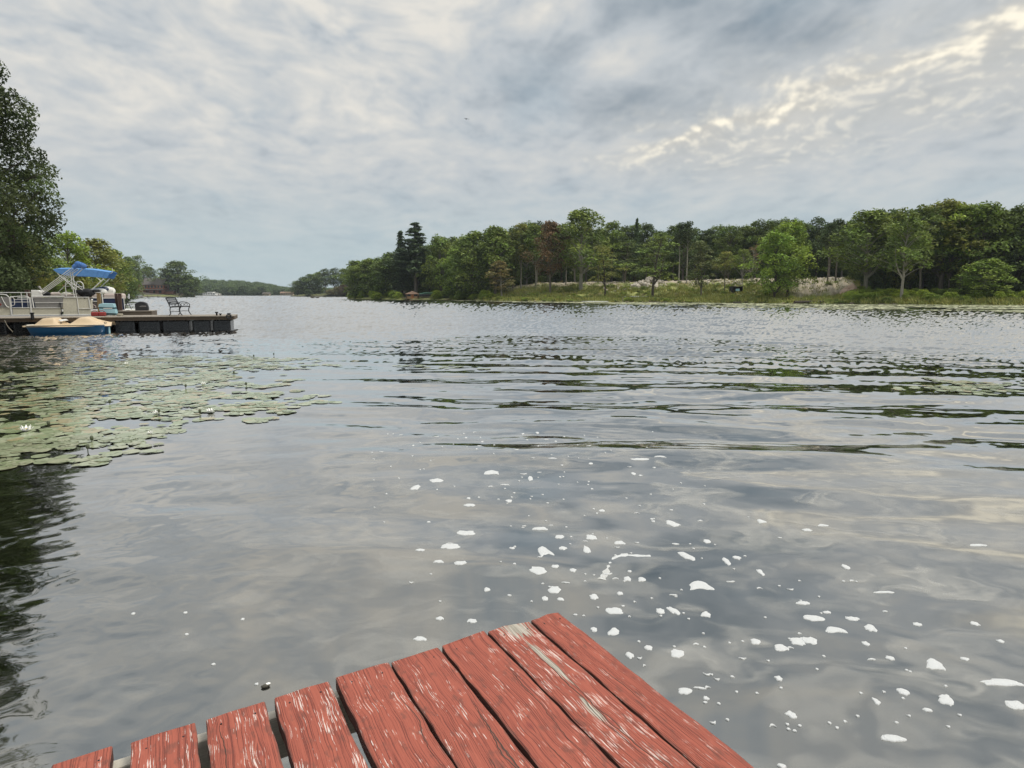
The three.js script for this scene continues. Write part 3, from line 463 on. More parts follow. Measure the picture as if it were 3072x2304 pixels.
{ // brown house on the left point: ridge of the main roof runs along x
  const d = 420, p = at(470, 880, d), s = d / F; p.y = leftGround(p.x, p.z) - 0.3;
  const h = thing('lake_house', 'reddish brown two storey house with grey roof on the left point', 'house', p, 0.12), top = at(470, 836, d).y - p.y, W = 58 * s, D = 8, eave = top * 0.6;
  const wall = part('wall', [box(W, eave, D, 0, eave / 2, 0), prism(D, top - eave - 0.1, W - 0.02).rotateY(Math.PI / 2).translate(0, eave, 0)], M.siding, h);
  const rl = Math.hypot(D / 2 + 0.5, top - eave), ra = Math.atan2(top - eave, D / 2);
  part('roof', [-1, 1].map((k) => box(W + 0.9, 0.22, rl + 0.1).rotateX(k * ra).translate(0, (top + eave) / 2 + 0.02, k * (D / 4 + 0.18))), M.shingle, h);
  part('porch_roof', box(W + 0.3, 0.18, 2.2).rotateX(0.18).translate(0, eave * 0.47, D / 2 + 1), M.shingle, h);
  for (let i = 0; i < 5; i++) part('porch_post', box(0.18, eave * 0.44, 0.18, -W * 0.46 + i * W * 0.23, eave * 0.22, D / 2 + 1.8), M.siding, h);
  for (let i = 0; i < 6; i++) { const x = -W * 0.39 + i * W * 0.156, w = part('window', [box(W * 0.1 + 0.16, 0.1, 0.12, x, eave * 0.92, D / 2 + 0.04), box(W * 0.1 + 0.16, 0.1, 0.12, x, eave * 0.63, D / 2 + 0.04), box(0.08, eave * 0.28, 0.12, x - W * 0.05, eave * 0.775, D / 2 + 0.04), box(0.08, eave * 0.28, 0.12, x + W * 0.05, eave * 0.775, D / 2 + 0.04)], M.wallTan, h); part('pane', box(W * 0.09, eave * 0.28, 0.05, x, eave * 0.775, D / 2 + 0.03), M.glass, w); }
  for (let i = 0; i < 3; i++) { const x = -W * 0.3 + i * W * 0.3; part('window', box(1.5, eave * 0.26, 0.06, x, eave * 0.22, D / 2 + 0.035), M.glass, h); }
  for (const z of [-1.6, 1.6]) part('window', box(0.06, 1.4, 1.1, W / 2 + 0.035, eave * 0.72, z), M.glass, h);
  const wing = part('wing', [box(6.2, eave * 0.82, 7, -W / 2 - 3.3, eave * 0.41, 0.6), prism(7, eave * 0.45, 6.18).translate(-W / 2 - 3.3, eave * 0.82, 0.6)], M.brick, h);
  part('wing_roof', [-1, 1].map((k) => box(4.2, 0.2, 6.8).rotateZ(-k * 0.62).translate(-W / 2 - 3.3 + k * 1.75, eave * 1.08, 0.6)), M.shingle, wing);
  part('low_wing', [box(5, 1.9, 5, W / 2 + 2.6, 0.95, 0.5)], M.siding, h); part('low_wing_roof', box(5.6, 0.18, 5.8).rotateX(0.12).translate(W / 2 + 2.6, 2.05, 0.6), M.shingle, h);
}
function rockGeo(seed, sx, sy, sz) { const g = mergeVertices(new THREE.IcosahedronGeometry(1, 1).deleteAttribute('uv').deleteAttribute('normal')), p = g.attributes.position; for (let i = 0; i < p.count; i++) { const x = p.getX(i), y = p.getY(i), z = p.getZ(i), n = 1 + 0.3 * noise3(x * 1.3 + seed * 9, y * 1.3, z * 1.3 + seed); p.setXYZ(i, x * n * sx, y * n * sy, z * n * sz); } const n = g.toNonIndexed(); n.computeVertexNormals(); return n; }
const ROCKS = [1, 2, 3, 4, 5].map((s) => rockGeo(s, 0.5, 0.38 + 0.03 * s, 0.5));
function rocks(name, label, category, list, mat) { const c = list[0].p, g = thing(name, label, category, c); list.forEach((l, i) => { const m = part('rock', ROCKS[i % 5], l.m ?? mat, g); m.position.copy(l.p).sub(c); m.scale.setScalar(l.s); m.rotation.set(i, i * 2.1, i * 0.7); }); return g; }
{
  const r = mulberry(31), list = [];
  const a = bankByPixel(1955, 862); // the white heap
  for (let i = 0; i < 90; i++) { const t = Math.pow(r(), 0.7), an = r() * 6.28, y = (1 - t) * 2.4 * (0.6 + 0.4 * r()); list.push({ p: V(a.x + Math.cos(an) * t * 5.2, a.y + y, a.z - 3 + Math.sin(an) * t * 3.5), s: 0.7 + 1.1 * r() * r() }); }
  rocks('rock_heap', 'heap of pale broken rocks on top of the cleared bank', 'rock heap', list, M.rock);
  const l2 = []; for (let i = 0; i < 70; i++) { const px = 1810 + r() * 160, p = bankByPixel(px, 856 + r() * 16 + (px < 1860 ? 6 : 0)); l2.push({ p, s: 0.4 + 0.8 * r() * r() }); }
  rocks('rock_spill', 'pale rocks spilled down the bank left of the rock heap', 'rocks', l2, M.rock);
  const l3 = []; for (let i = 0; i < 70; i++) { const px = 2030 + r() * 240, p = bankByPixel(px, 834 + r() * 20 + (px - 2030) * 0.04); l3.push({ p, s: 0.4 + 0.7 * r() * r() }); }
  rocks('rock_row', 'row of pale rocks along the bank top behind the bare trunks', 'rocks', l3, M.rock);
  const l4 = []; for (let i = 0; i < 46; i++) { const px = 2262 + r() * 130, p = bankByPixel(px, 842 + r() * 18); l4.push({ p, s: 0.35 + 0.6 * r() }); }
  rocks('rock_field', 'scattered grey rocks on the dirt behind the bright maples', 'rocks', l4, M.stone);
  const b = bankByPixel(2551, 886); b.y += 0.2;
  const l5 = [[0, 0.35, 0, 2.6], [-1.3, 0.1, 0.4, 1.7], [1.1, 0.2, 0.3, 1.9], [0.1, 1.0, 0, 1.8], [-0.5, 0.6, -0.5, 2], [2, 0, 0.2, 1.2], [-2, -0.1, 0.3, 1]].map(([x, y, z, s]) => ({ p: V(b.x + x, b.y + y, b.z + z), s }));
  rocks('boulder_group', 'pinkish boulders piled at the foot of the right hand wood', 'boulders', l5, M.rockPink);
  const l6 = []; for (let i = 0; i < 120; i++) { const px = 1380 + r() * 1250, p = bankPoint(px, 0.1 + r() * 1.0); l6.push({ p, s: 0.25 + 0.55 * r() * r(), m: r() < 0.5 ? M.stone : M.timber }); }
  rocks('shore_stones', 'line of small stones along the waterline of the cleared bank', 'stones', l6, M.stone);
}
{ // odds and ends along the right shore
  const c = bankByPixel(2206, 880), o = thing('dark_crate', 'black open sided box standing on the bank beside the leaning trees', 'crate', c, 0.2);
  part('frame', [box(0.12, 1.2, 1.4, -1.1, 0.7, 0), box(0.12, 1.2, 1.4, 1.1, 0.7, 0), box(2.3, 0.14, 1.4, 0, 1.3, 0), box(2.3, 0.1, 1.4, 0, 0.12, 0)], M.blackSoft, o); part('back_panel', box(2.0, 1.05, 0.06, 0, 0.7, -0.5), M.black, o); part('tarp', box(0.9, 0.5, 0.08, 0.1, 0.62, 0.5, 0.03), M.paleBlue, o);
  const raft = bankPoint(1790, 0.3), f = thing('beached_raft', 'white weathered raft lying half afloat at the cleared bank', 'raft', raft, 0.25);
  for (let i = 0; i < 7; i++) part('board', box(5.6, 0.14, 0.5, 0.2 * Math.sin(i * 3), 0.34 + 0.02 * Math.sin(i * 5), -1.6 + i * 0.54), M.white, f); part('beam', [box(0.3, 0.25, 3.6, -2, 0.12, 0), box(0.3, 0.25, 3.6, 2, 0.12, 0)], M.timber, f);
  const pl = bankByPixel(1930, 893), pb = thing('long_pale_board', 'long pale board lying in the grass above the waterline', 'board', pl, 0.05); part('board', box(8.6, 0.22, 0.7, 0, 0.2, 0, 0.03), M.offwhite, pb); part('block', [box(0.4, 0.2, 0.7, -3, 0, 0), box(0.4, 0.2, 0.7, 3, 0, 0)], M.timber, pb);
  const st = bankPoint(1868, 0.2), sp_ = thing('stake', 'small pale stake at the water right of the white raft', 'stake', st); part('stick', limb([V(0, -0.3, 0), V(0.05, 0.7, 0), V(-0.03, 1.5, 0)], 0.09, 0.05), BARK.pale, sp_); part('cap', box(0.2, 0.07, 0.2, -0.03, 1.5, 0), M.timber, sp_);
  [[1800, 0.1, 14, 'dark driftwood log at the waterline under the white raft'], [2000, 0.3, 9, 'dark log at the waterline below the leaning layered tree'], [2240, 0.6, 5, 'short black log at the water left of the bright maple'], [2440, 2.2, 7, 'mossy log lying on the grass right of the bright maple'], [2690, 0.3, 6, 'log at the water below the white trunked tree']].forEach(([px, t, L, label], i) => { const p = bankPoint(px, t); p.y += 0.12; const l = thing('log', label, 'log', p, 0.1 * Math.sin(i * 3)); part('stem', limb([V(-L / 2, 0, 0), V(0, 0.08, 0.2), V(L / 2, 0, -0.1)], 0.22, 0.16, 8), BARK.dark, l); part('stub', limb([V(L * 0.2, 0.05, 0), V(L * 0.26, 0.5, 0.1)], 0.08, 0.04, 5), BARK.dark, l); });
}
{ // hut by the water under the tall pine
  const p = bankByPixel(1238, 894), d = -p.z, s = d / F; p.y -= 0.2;
  const g = thing('lake_hut', 'small hut with brown hipped roof and tan walls at the water', 'hut', p, 0.08), W = 36 * s, hh = 13.5 * s;
  part('wall', [box(W, hh * 0.55, W * 0.85, 0, hh * 0.275, 0), box(W * 0.08, hh, W * 0.85, -W * 0.46, hh / 2, 0), box(W * 0.08, hh, W * 0.85, W * 0.46, hh / 2, 0), box(W, hh, 0.1, 0, hh / 2, -W * 0.4)], M.wallTan, g);
  part('roof', new THREE.ConeGeometry(W * 0.86, 9.5 * s, 4, 1).rotateY(Math.PI / 4).translate(0, hh + 4.7 * s, 0), M.roofBrown, g);
  const dr = part('door', box(W * 0.2, hh * 0.92, 0.08, W * 0.02, hh * 0.46, W * 0.43), M.orange, g); part('handle', box(0.06, 0.16, 0.06, W * 0.1, hh * 0.45, W * 0.45), M.iron, dr);
  for (const k of [-0.26, 0.28]) part('window', box(W * 0.26, hh * 0.4, 0.06, W * k, hh * 0.74, W * 0.42), M.glass, g);
  part('post', [-1, 1].map((k) => box(0.16, hh, 0.16, k * W * 0.47, hh / 2, W * 0.5)), M.postBrown, g);
  const b = bankByPixel(1281, 893.5); const bt = thing('covered_rowboat', 'boat under a green cover on a stand right of the brown hut', 'boat', b, 0.05);
  part('cover', limb([V(-2.2, 0.95, 0), V(0, 1.35, 0), V(2.3, 1.25, 0)], 0.35, 0.28, 8), M.green, bt); part('hull', box(4.3, 0.45, 1.1, 0, 0.8, 0, 0.15), M.black, bt); part('stand', [box(0.12, 0.7, 1, -1.5, 0.3, 0), box(0.12, 0.7, 1, 1.5, 0.3, 0)], M.timber, bt);
  const rf = at(945, 893.5, 285); rf.y = 0.02; const raft = thing('swim_raft', 'low dark swim raft floating alone in the middle distance', 'raft', rf, 0.1); part('deck', box(3.4, 0.28, 2.4, 0, 0.32, 0, 0.04), M.plankDark, raft); part('float', [box(0.8, 0.4, 2.2, -1.1, 0.05, 0, 0.1), box(0.8, 0.4, 2.2, 1.1, 0.05, 0, 0.1)], M.blackSoft, raft);
}
{ // far houses
  const far = (px, py, w, h, d, label, wallM, roofM, flat) => { const p = at(px, py, d), s = d / F; p.y -= 0.6; const g = thing('far_house', label, 'house', p, 0.1), W = w * s, Hh = h * s; part('wall', [box(W, Hh * 0.7, 7, 0, Hh * 0.35, 0), box(W * 0.42, Hh, 7.4, W * 0.08, Hh / 2, 0)], wallM, g); part('roof', flat ? [box(W + 0.8, 0.3, 8, 0, Hh * 0.7 + 0.16, 0), box(W * 0.46, 0.3, 8.2, W * 0.08, Hh + 0.16, 0)] : [prism(8.4, Hh * 0.5, W + 1).rotateY(Math.PI / 2).translate(0, Hh * 0.7, 0)], roofM, g); for (let i = 0; i < 5; i++) part('window', box(W * 0.1, Hh * 0.26, 0.1, -W * 0.38 + i * W * 0.19, Hh * 0.45, 3.78), M.glass, g); };
  far(631, 884, 36, 9, 660, 'white flat roofed house on the far shore right of the left point', M.white, M.white, true);
  far(800, 885, 18, 8, 690, 'small pale house on the far shore in the gap of the lake', M.stone, M.shingle, false);
  far(862, 884.5, 36, 9, 735, 'low brownish house on the far shore beside the islet', M.stone, M.roofBrown, false);
  far(653, 884.5, 14, 4.5, 670, 'low pale boathouse right of the white far house', M.rock, M.white, true);
}
// stone terrace and covered boats at the foot of the brown house
{
  const r = mulberry(8), list = []; for (let i = 0; i < 110; i++) { const px = 448 + r() * 135, row = Math.floor(r() * 3), p = at(px, HOR, 424 + row * 3 - (px > 560 ? 0 : 4)); p.y = Math.max(leftGround(p.x, p.z), -0.1) + 0.2 + row * 0.35; list.push({ p, s: 1.4 + 1.7 * r() }); }
  rocks('stone_terrace', 'terraced stone wall along the shore below the brown house', 'stone wall', list, M.stone);
  const boat = (px, d, len, turn, label, cover) => { const p = at(px, HOR, d); p.y = 0; const b = thing('covered_boat', label, 'boat', p, turn), s = new THREE.Shape(); s.moveTo(-len / 2, 0); s.lineTo(len * 0.36, 0); s.quadraticCurveTo(len * 0.5, 0.5, len * 0.56, 1.0); s.lineTo(-len / 2, 0.85); s.closePath(); part('hull', new THREE.ExtrudeGeometry(s, { depth: 1.6, bevelEnabled: true, bevelSize: 0.12, bevelThickness: 0.25, bevelSegments: 2 }).translate(0, -0.1, -0.8), M.white, b); part('cover', limb([V(-len * 0.5, 1.0, 0), V(-len * 0.1, 1.55, 0), V(len * 0.5, 1.1, 0)], 0.7, 0.3, 8).scale(1, 0.8, 1.2), cover, b); };
  boat(399, 330, 8.5, 0.08, 'boat under a dark green cover at the shore left of the brown house', M.green); boat(382, 338, 8, 0.05, 'second boat with green cover behind the nearer covered one', M.teal);
  const p = at(354, HOR, 300); p.y = 0; const c = thing('moored_cruiser', 'white boat with beige canopy moored at the far left shore', 'boat', p, 0.1); part('hull', box(9, 1.1, 2.4, 0, 0.5, 0, 0.2), M.white, c); part('canopy', limb([V(-3, 2.6, 0), V(0, 3.0, 0), V(3, 2.5, 0)], 0.9, 0.9, 8).scale(1, 0.7, 1.2), M.mauve, c); part('canopy_frame', [-2.6, 2.6].map((x) => box(0.12, 1.4, 1.8, x, 1.5, 0)), M.alu, c);
  const dk = at(400, HOR, 318); dk.y = 0; const d2 = thing('far_jetty', 'long low jetty below the covered boats on the far left shore', 'jetty', dk, 0.05); part('deck', box(26, 0.25, 2, 0, 0.75, 0), M.plank, d2); for (let i = 0; i < 6; i++) part('pile', box(0.3, 1.6, 0.3, -12 + i * 4.8, 0.2, 1.05), M.timber, d2);
  const cp_ = at(184, 858.5, 62); const ca = thing('red_canopy', 'faded red canopy low among the bushes behind the pontoon boat poles', 'canopy', cp_, 0.05); part('roof', limb([V(-0.55, -0.02, 0), V(0, 0.06, 0), V(0.5, 0, 0)], 0.13, 0.11, 8).scale(1, 0.9, 5), std([0.34, 0.09, 0.085], 0.8), ca); part('post', [-0.4, 0.4].map((x) => box(0.04, 2.2, 0.04, x, -1.15, 0.2)), M.timber, ca);
}

// ---------------------------------------------------------------- the floating dock and the boats, in the dock's own axes
const D0 = at(703, 946, 32.0), D1 = at(0, 953, 28.9), DECK = 0.70;
D0.y = D1.y = 0;
const dex = D0.clone().sub(D1).setY(0).normalize(), dez = new THREE.Vector3(-dex.z, 0, dex.x), DT = Math.atan2(-dex.z, dex.x);
// what a pixel shows on the upright plane w metres behind the dock's front edge: [metres along the dock from its right end (negative to the left), height]
function on(px, py, w) { const d = ray(px, py), o = new THREE.Vector3(0, H, 0), pl = D0.clone().addScaledVector(dez, -w), t = pl.clone().sub(o).dot(dez) / d.dot(dez), p = o.addScaledVector(d, t); return [p.clone().sub(D0).dot(dex), p.y]; }
const world = (x, y, w) => D0.clone().addScaledVector(dex, x).addScaledVector(dez, -w).setY(y);
const dthing = (name, label, category, x, y, w, turn = 0, group) => thing(name, label, category, world(x, y, w), DT + turn, group);
const ax = (v) => v * 0.18083, ay = (v) => 820 + v * 0.18083;      // pixels of the enlargement of the boats
{
  const o = dthing('floating_dock', 'long grey plank dock on black floats reaching in from the left', 'dock', 0, 0, 0), L = 16;
  const planks = [], r = mulberry(3);
  for (let i = 0; i < L / 0.142; i++) { const j = r() * 0.04; planks.push(box(0.128, 0.038, 2.42, -0.07 - i * 0.142, DECK - 0.019 + r() * 0.005, -1.17 - j, 0.008)); }
  const pk = part('deck_planks', planks, M.plank, o); pk.userData.kind = 'stuff';
  part('rim_beam', [box(L, 0.15, 0.05, -L / 2 - 0.02, DECK - 0.115, -0.08), box(L, 0.15, 0.05, -L / 2 - 0.02, DECK - 0.115, -2.25)], M.plankDark, o);
  part('end_beam', box(0.05, 0.15, 2.1, -0.03, DECK - 0.116, -1.16), M.plankDark, o);
  const fl = []; const fx = [[1912, 1762], [1742, 1592], [1566, 1340], [1328, 1142], [1118, 942]].map(([a, b]) => [on(a * 0.3617, 970, 0.15)[0], on(b * 0.3617, 970, 0.15)[0]]);
  fx.push([fx[4][1] - 0.15, fx[4][1] - 1.15]); for (let i = 0; i < 6; i++) { const b = fx[fx.length - 1][1] - 0.25; fx.push([b, b - 1.15]); }
  for (const [a, b] of fx) { const w = a - b; const f = part('float', new RoundedBoxGeometry(w, 0.66, 2.1, 3, 0.09).translate((a + b) / 2, DECK - 0.2 - 0.33, -1.2), M.floatBlack, o); part('float_rib', [0.28, 0.5, 0.72].map((k) => box(w * 0.7, 0.03, 0.03, (a + b) / 2, DECK - 0.2 - 0.66 * k, -0.14, 0.01)), M.floatBlack, f); }
  for (const [px, h] of [[650, 0.18], [661, 0.1]]) { const [x] = on(px, 940, 0.5); const c = part('mooring_post', new THREE.LatheGeometry([[0.001, 0], [0.045, 0], [0.04, h * 0.6], [0.075, h * 0.72], [0.08, h], [0.001, h]].map(([a, b]) => new THREE.Vector2(a, b)), 10).translate(x, DECK, -0.5), M.iron, o); }
  { const [x] = on(687, 944, 0.1); part('cleat', [box(0.05, 0.1, 0.05, x, DECK + 0.05, -0.12), box(0.18, 0.035, 0.045, x, DECK + 0.11, -0.12, 0.012)], M.iron, o); const f = part('tyre_fender', new THREE.TorusGeometry(0.1, 0.035, 8, 18).translate(x, DECK - 0.03, 0.03), M.black, o); }
  { const [x, y] = on(ax(550), ay(690), 0.05); part('bollard', [new THREE.CylinderGeometry(0.06, 0.07, 0.28, 10).translate(x, DECK + 0.05, 0.06), box(0.16, 0.06, 0.12, x, DECK + 0.2, 0.06, 0.02)], M.iron, o); }
  part('mooring_rope', tube([[...on(ax(75), ay(775), -0.05), 0.05], [...on(ax(130), ay(880), -0.08), 0.08], [...on(ax(215), ay(975), -0.1), 0.1]], 0.012, 5), M.rope, o);
}
{ // iron park bench seen from its side, near the end of the dock
  const [bx] = on(542, 945, 1.1), b = dthing('park_bench', 'black iron bench with curled arms and slat back near the dock end', 'bench', bx, DECK, 1.1, -0.2);
  const side = (z) => [tube([[-0.42, 0.86, z], [-0.36, 0.72, z], [-0.27, 0.5, z], [-0.24, 0.4, z]], 0.022), tube([[-0.24, 0.41, z], [-0.26, 0.25, z], [-0.24, 0.12, z], [-0.31, 0.02, z]], 0.022), tube([[-0.24, 0.41, z], [0, 0.43, z], [0.24, 0.43, z]], 0.02), tube([[0.24, 0.43, z], [0.19, 0.32, z], [0.2, 0.16, z], [0.29, 0.02, z]], 0.022), tube([[-0.3, 0.6, z], [-0.14, 0.66, z], [0.08, 0.64, z], [0.24, 0.55, z], [0.24, 0.44, z]], 0.018), tube([[-0.12, 0.45, z], [-0.16, 0.55, z], [-0.08, 0.6, z], [-0.02, 0.53, z], [-0.07, 0.48, z]], 0.011, 5), tube([[0.05, 0.45, z], [0.0, 0.53, z], [0.09, 0.6, z], [0.15, 0.53, z], [0.1, 0.48, z]], 0.011, 5), tube([[-0.25, 0.2, z], [0, 0.22, z], [0.2, 0.2, z]], 0.012, 5)];
  for (const z of [-0.6, 0.6]) part('side_frame', side(z), M.iron, b);
  [[-0.415, 0.85], [-0.375, 0.76], [-0.335, 0.665], [-0.295, 0.57]].forEach(([x, y]) => part('back_slat', box(0.025, 0.06, 1.26).rotateZ(0.4).translate(x + 0.025, y, 0), M.iron, b));
  [-0.18, -0.08, 0.02, 0.12, 0.22].forEach((x) => part('seat_slat', box(0.07, 0.022, 1.26, x, 0.452, 0, 0.006), M.iron, b));
  part('stretcher', tube([[0, 0.215, -0.6], [0, 0.215, 0.6]], 0.01), M.iron, b);
}
{ // pedal boat tied in front of the dock
  const w = -0.55, [x0] = on(80, 985, w), [x1] = on(342, 985, w), L = x1 - x0, xm = (x0 + x1) / 2, Y = (a) => on(ax(1000), ay(a), w)[1];
  const o = dthing('pedal_boat', 'blue and tan pedal boat floating against the front of the dock', 'pedal boat', xm, 0, w), X = (a) => on(ax(a), 985, w)[0] - xm;
  const hull = (pts, half, taper) => { const n = pts.length, S = 14, pos = [], idx = []; pts.forEach(([x, yb, yt, k], i) => { for (let j = 0; j <= S; j++) { const t = j / S * 2 - 1, z = Math.sign(t) * Math.pow(Math.abs(t), 0.6) * half * k, y = lerp(yb, yt, Math.pow(Math.abs(t), 3)); pos.push(x, y, z); if (i && j) { const a = i * (S + 1) + j; idx.push(a - S - 2, a - 1, a, a - S - 2, a, a - S - 1); } } }); const g = new THREE.BufferGeometry(); g.setAttribute('position', new THREE.Float32BufferAttribute(pos, 3)); g.setIndex(idx); g.computeVertexNormals(); return g; };
  const yt = Y(862), yb = -0.16, hl = [[X(445), yt - 0.02, yt, 0.05], [X(480), yt - 0.1, yt, 0.5], [X(560), yb + 0.06, yt, 0.8], [X(760), yb, yt, 0.96], [X(1100), yb, yt, 1], [X(1500), yb, yt, 1], [X(1690), yb + 0.05, yt, 0.95], [X(1770), yb + 0.16, yt, 0.86], [X(1790), yt - 0.05, yt, 0.8]];
  part('hull', hull(hl, 0.72), M.hullBlue, o);
  // deck moulding: one skin whose height follows the photo's outline, with sunken seats
  const prof = [[430, 866], [455, 858], [620, 845], [700, 790], [770, 742], [860, 734], [960, 731], [1040, 790], [1110, 842], [1200, 845], [1260, 790], [1380, 730], [1500, 706], [1560, 704], [1640, 730], [1760, 775], [1800, 792], [1890, 800], [1892, 822]].map(([a, b]) => [X(a), Y(b)]);
  const yAt = (x) => { for (let i = 1; i < prof.length; i++) if (x <= prof[i][0]) return lerp(prof[i - 1][1], prof[i][1], (x - prof[i - 1][0]) / Math.max(1e-6, prof[i][0] - prof[i - 1][0])); return prof[prof.length - 1][1]; };
  const rim = yt + 0.02, pos = [], idx = [], NX = 90, NZ = 26;
  for (let i = 0; i <= NX; i++) for (let j = 0; j <= NZ; j++) {
    const u = i / NX, t = j / NZ * 2 - 1, x = lerp(prof[0][0], X(1890), u), half = 0.8 * Math.pow(Math.sin(Math.PI * clamp(0.03 + u * 0.94, 0, 1)), 0.28), a = Math.abs(t);
    let y = rim + (yAt(x) - rim) * sstep(0.96, 0.52, a) - (a > 0.97 ? 0.06 : 0);
    const seat = Math.exp(-Math.pow((x - X(1690)) / 0.34, 2)) * sstep(0.74, 0.5, a), front = Math.exp(-Math.pow((x - X(1160)) / 0.3, 2)) * sstep(0.7, 0.5, a); y -= 0.34 * seat + 0.16 * front;
    pos.push(x, y, t * half); if (i && j) { const q = i * (NZ + 1) + j; idx.push(q - NZ - 2, q - 1, q, q - NZ - 2, q, q - NZ - 1); }
  }
  const g = new THREE.BufferGeometry(); g.setAttribute('position', new THREE.Float32BufferAttribute(pos, 3)); g.setIndex(idx); g.computeVertexNormals(); part('deck_moulding', g, M.tan, o);
  part('rim', hull(hl.map(([x, , y, k]) => [x * 1.015, y - 0.045, y + 0.035, Math.min(1, k + 0.03)]), 0.775), M.offwhite, o);
  const strip = [[950, 733], [1000, 732], [1180, 846], [1090, 848]].map(([a, b]) => V(X(a), Y(b), 0)); part('white_stripe', [box(0.1, 0.03, 1.05).rotateZ(-0.62).translate((strip[0].x + strip[2].x) / 2, (strip[0].y + strip[2].y) / 2 + 0.03, 0)], M.white, o);
  part('rudder', box(0.05, 0.3, 0.18, X(1835), 0.12, 0.25, 0.02), M.paleBlue, o); part('knob', new THREE.SphereGeometry(0.035, 10, 8).translate(X(1090), Y(815), 0.55), M.black, o); part('tie_ring', new THREE.TorusGeometry(0.04, 0.012, 6, 12).translate(X(1812), Y(822), 0.6), M.iron, o);
}
{ // white pontoon boat behind the dock
  const w = 2.75, X = (a) => on(ax(a), ay(500), w)[0], Y = (b) => on(ax(800), ay(b), w)[1], [ox] = on(ax(700), ay(700), w);
  const o = dthing('pontoon_boat', 'cream pontoon boat with grey side panels moored behind the dock', 'pontoon boat', ox, 0, w), x = (a) => X(a) - ox;
  const panel = (a0, a1, b0, b1, z = 0, th = 0.03) => box(x(a1) - x(a0), Y(b0) - Y(b1), th, (x(a0) + x(a1)) / 2, (Y(b0) + Y(b1)) / 2, z, 0.008);
  const rail = (pts, r = 0.018, z = 0.03) => tube(pts.map(([a, b]) => [x(a), Y(b), z]), r, 6);
  part('deck_edge', [panel(-900, 1500, 694, 722, 0.02, 0.08)], M.alu, o); part('deck', box(x(1500) - x(-900), 0.05, 2.4, (x(1500) + x(-900)) / 2, Y(708), -1.22), M.grey, o);
  for (const z of [-0.45, -2.0]) part('pontoon', new THREE.CapsuleGeometry(0.3, x(1500) - x(-900) - 0.4, 6, 14).rotateZ(Math.PI / 2).translate((x(1500) + x(-900)) / 2, 0.22, z), M.alu, o);
  // side: cream boards with grey inserts
  part('side_panel', [panel(-900, 168, 470, 690)], M.cream, o); part('side_panel', [panel(200, 486, 570, 684)], M.cream, o); part('side_panel', [panel(520, 1012, 574, 690)], M.cream, o);
  part('side_panel', [panel(1040, 1288, 402, 690)], M.cream, o); part('side_panel', [panel(1296, 1490, 402, 588)], M.cream, o); part('side_panel', [panel(1300, 1496, 594, 690)], M.cream, o);
  { const s = new THREE.Shape(); [[565, 405], [1062, 405], [1030, 570], [590, 570]].forEach(([a, b], i) => s[i ? 'lineTo' : 'moveTo'](x(a), Y(b))); part('grey_panel', new THREE.ExtrudeGeometry(s, { depth: 0.02, bevelEnabled: false }), M.grey, o); }
  { const s = new THREE.Shape(); [[-60, 385], [40, 385], [75, 470], [120, 545], [162, 562], [-60, 562]].forEach(([a, b], i) => s[i ? 'lineTo' : 'moveTo'](x(a), Y(b))); part('grey_panel', new THREE.ExtrudeGeometry(s, { depth: 0.02, bevelEnabled: false }).translate(0, 0, 0.02), M.grey, o); }
  { const s = new THREE.Shape(); [[60, 385], [160, 392], [160, 545], [120, 530], [90, 470]].forEach(([a, b], i) => s[i ? 'lineTo' : 'moveTo'](x(a), Y(b))); part('grey_panel', new THREE.ExtrudeGeometry(s, { depth: 0.02, bevelEnabled: false }).translate(0, 0, 0.02), M.grey, o); }
  part('rail', [rail([[-900, 366], [150, 366], [166, 400], [172, 690]], 0.026), rail([[42, 385], [80, 480], [122, 552], [160, 562]], 0.022, 0.06)], M.white, o);
  part('gate', [rail([[188, 388], [480, 388], [496, 420], [500, 690]], 0.022), rail([[188, 388], [184, 690]], 0.022), rail([[190, 475], [494, 475]], 0.016), rail([[250, 435], [480, 435]], 0.014), rail([[190, 568], [494, 568]], 0.016), rail([[190, 684], [500, 684]], 0.016), rail([[205, 395], [240, 400], [246, 520], [205, 530]], 0.014, 0.08)], M.white, o);
  part('rail', [rail([[536, 384], [1080, 384]], 0.034), rail([[1080, 398], [1490, 398]], 0.024), rail([[545, 392], [556, 570]], 0.026), rail([[585, 490], [1055, 490]], 0.016), rail([[520, 574], [1012, 574]], 0.018), rail([[1290, 398], [1296, 690]], 0.02), rail([[1478, 398], [1494, 590]], 0.02), rail([[1300, 590], [1500, 590]], 0.018), rail([[515, 690], [1500, 690]], 0.024), rail([[520, 400], [514, 690]], 0.02)], M.white, o);
  const la = part('latch', [rail([[1000, 488], [1012, 560], [1016, 690]], 0.016, 0.06), box(0.09, 0.05, 0.05, x(1006), Y(500), 0.07, 0.01), box(0.07, 0.07, 0.05, x(1014), Y(665), 0.07, 0.01)], M.iron, o);
  part('emblem', new THREE.CylinderGeometry(0.05, 0.05, 0.012, 14).rotateX(Math.PI / 2).translate(x(8), Y(512), 0.045), M.red, o);
  { const s = new THREE.Shape(); [[512, 384], [512, 284], [628, 286], [658, 318], [690, 384]].forEach(([a, b], i) => s[i ? 'lineTo' : 'moveTo'](x(a), Y(b))); part('helm_seat', new THREE.ExtrudeGeometry(s, { depth: 0.7, bevelEnabled: true, bevelSize: 0.02, bevelThickness: 0.02, bevelSegments: 2 }).translate(0, 0, -0.95), M.offwhite, o); }
  part('seat_back', [box(x(465) - x(292), 0.32, 0.5, (x(465) + x(292)) / 2, Y(350), -2.0, 0.09)], M.mauve, o); part('far_rail', [rail([[-600, 318], [300, 318]], 0.02, -2.3), rail([[60, 318], [60, 690]], 0.018, -2.3), rail([[163, 318], [163, 690]], 0.018, -2.3)], M.white, o);
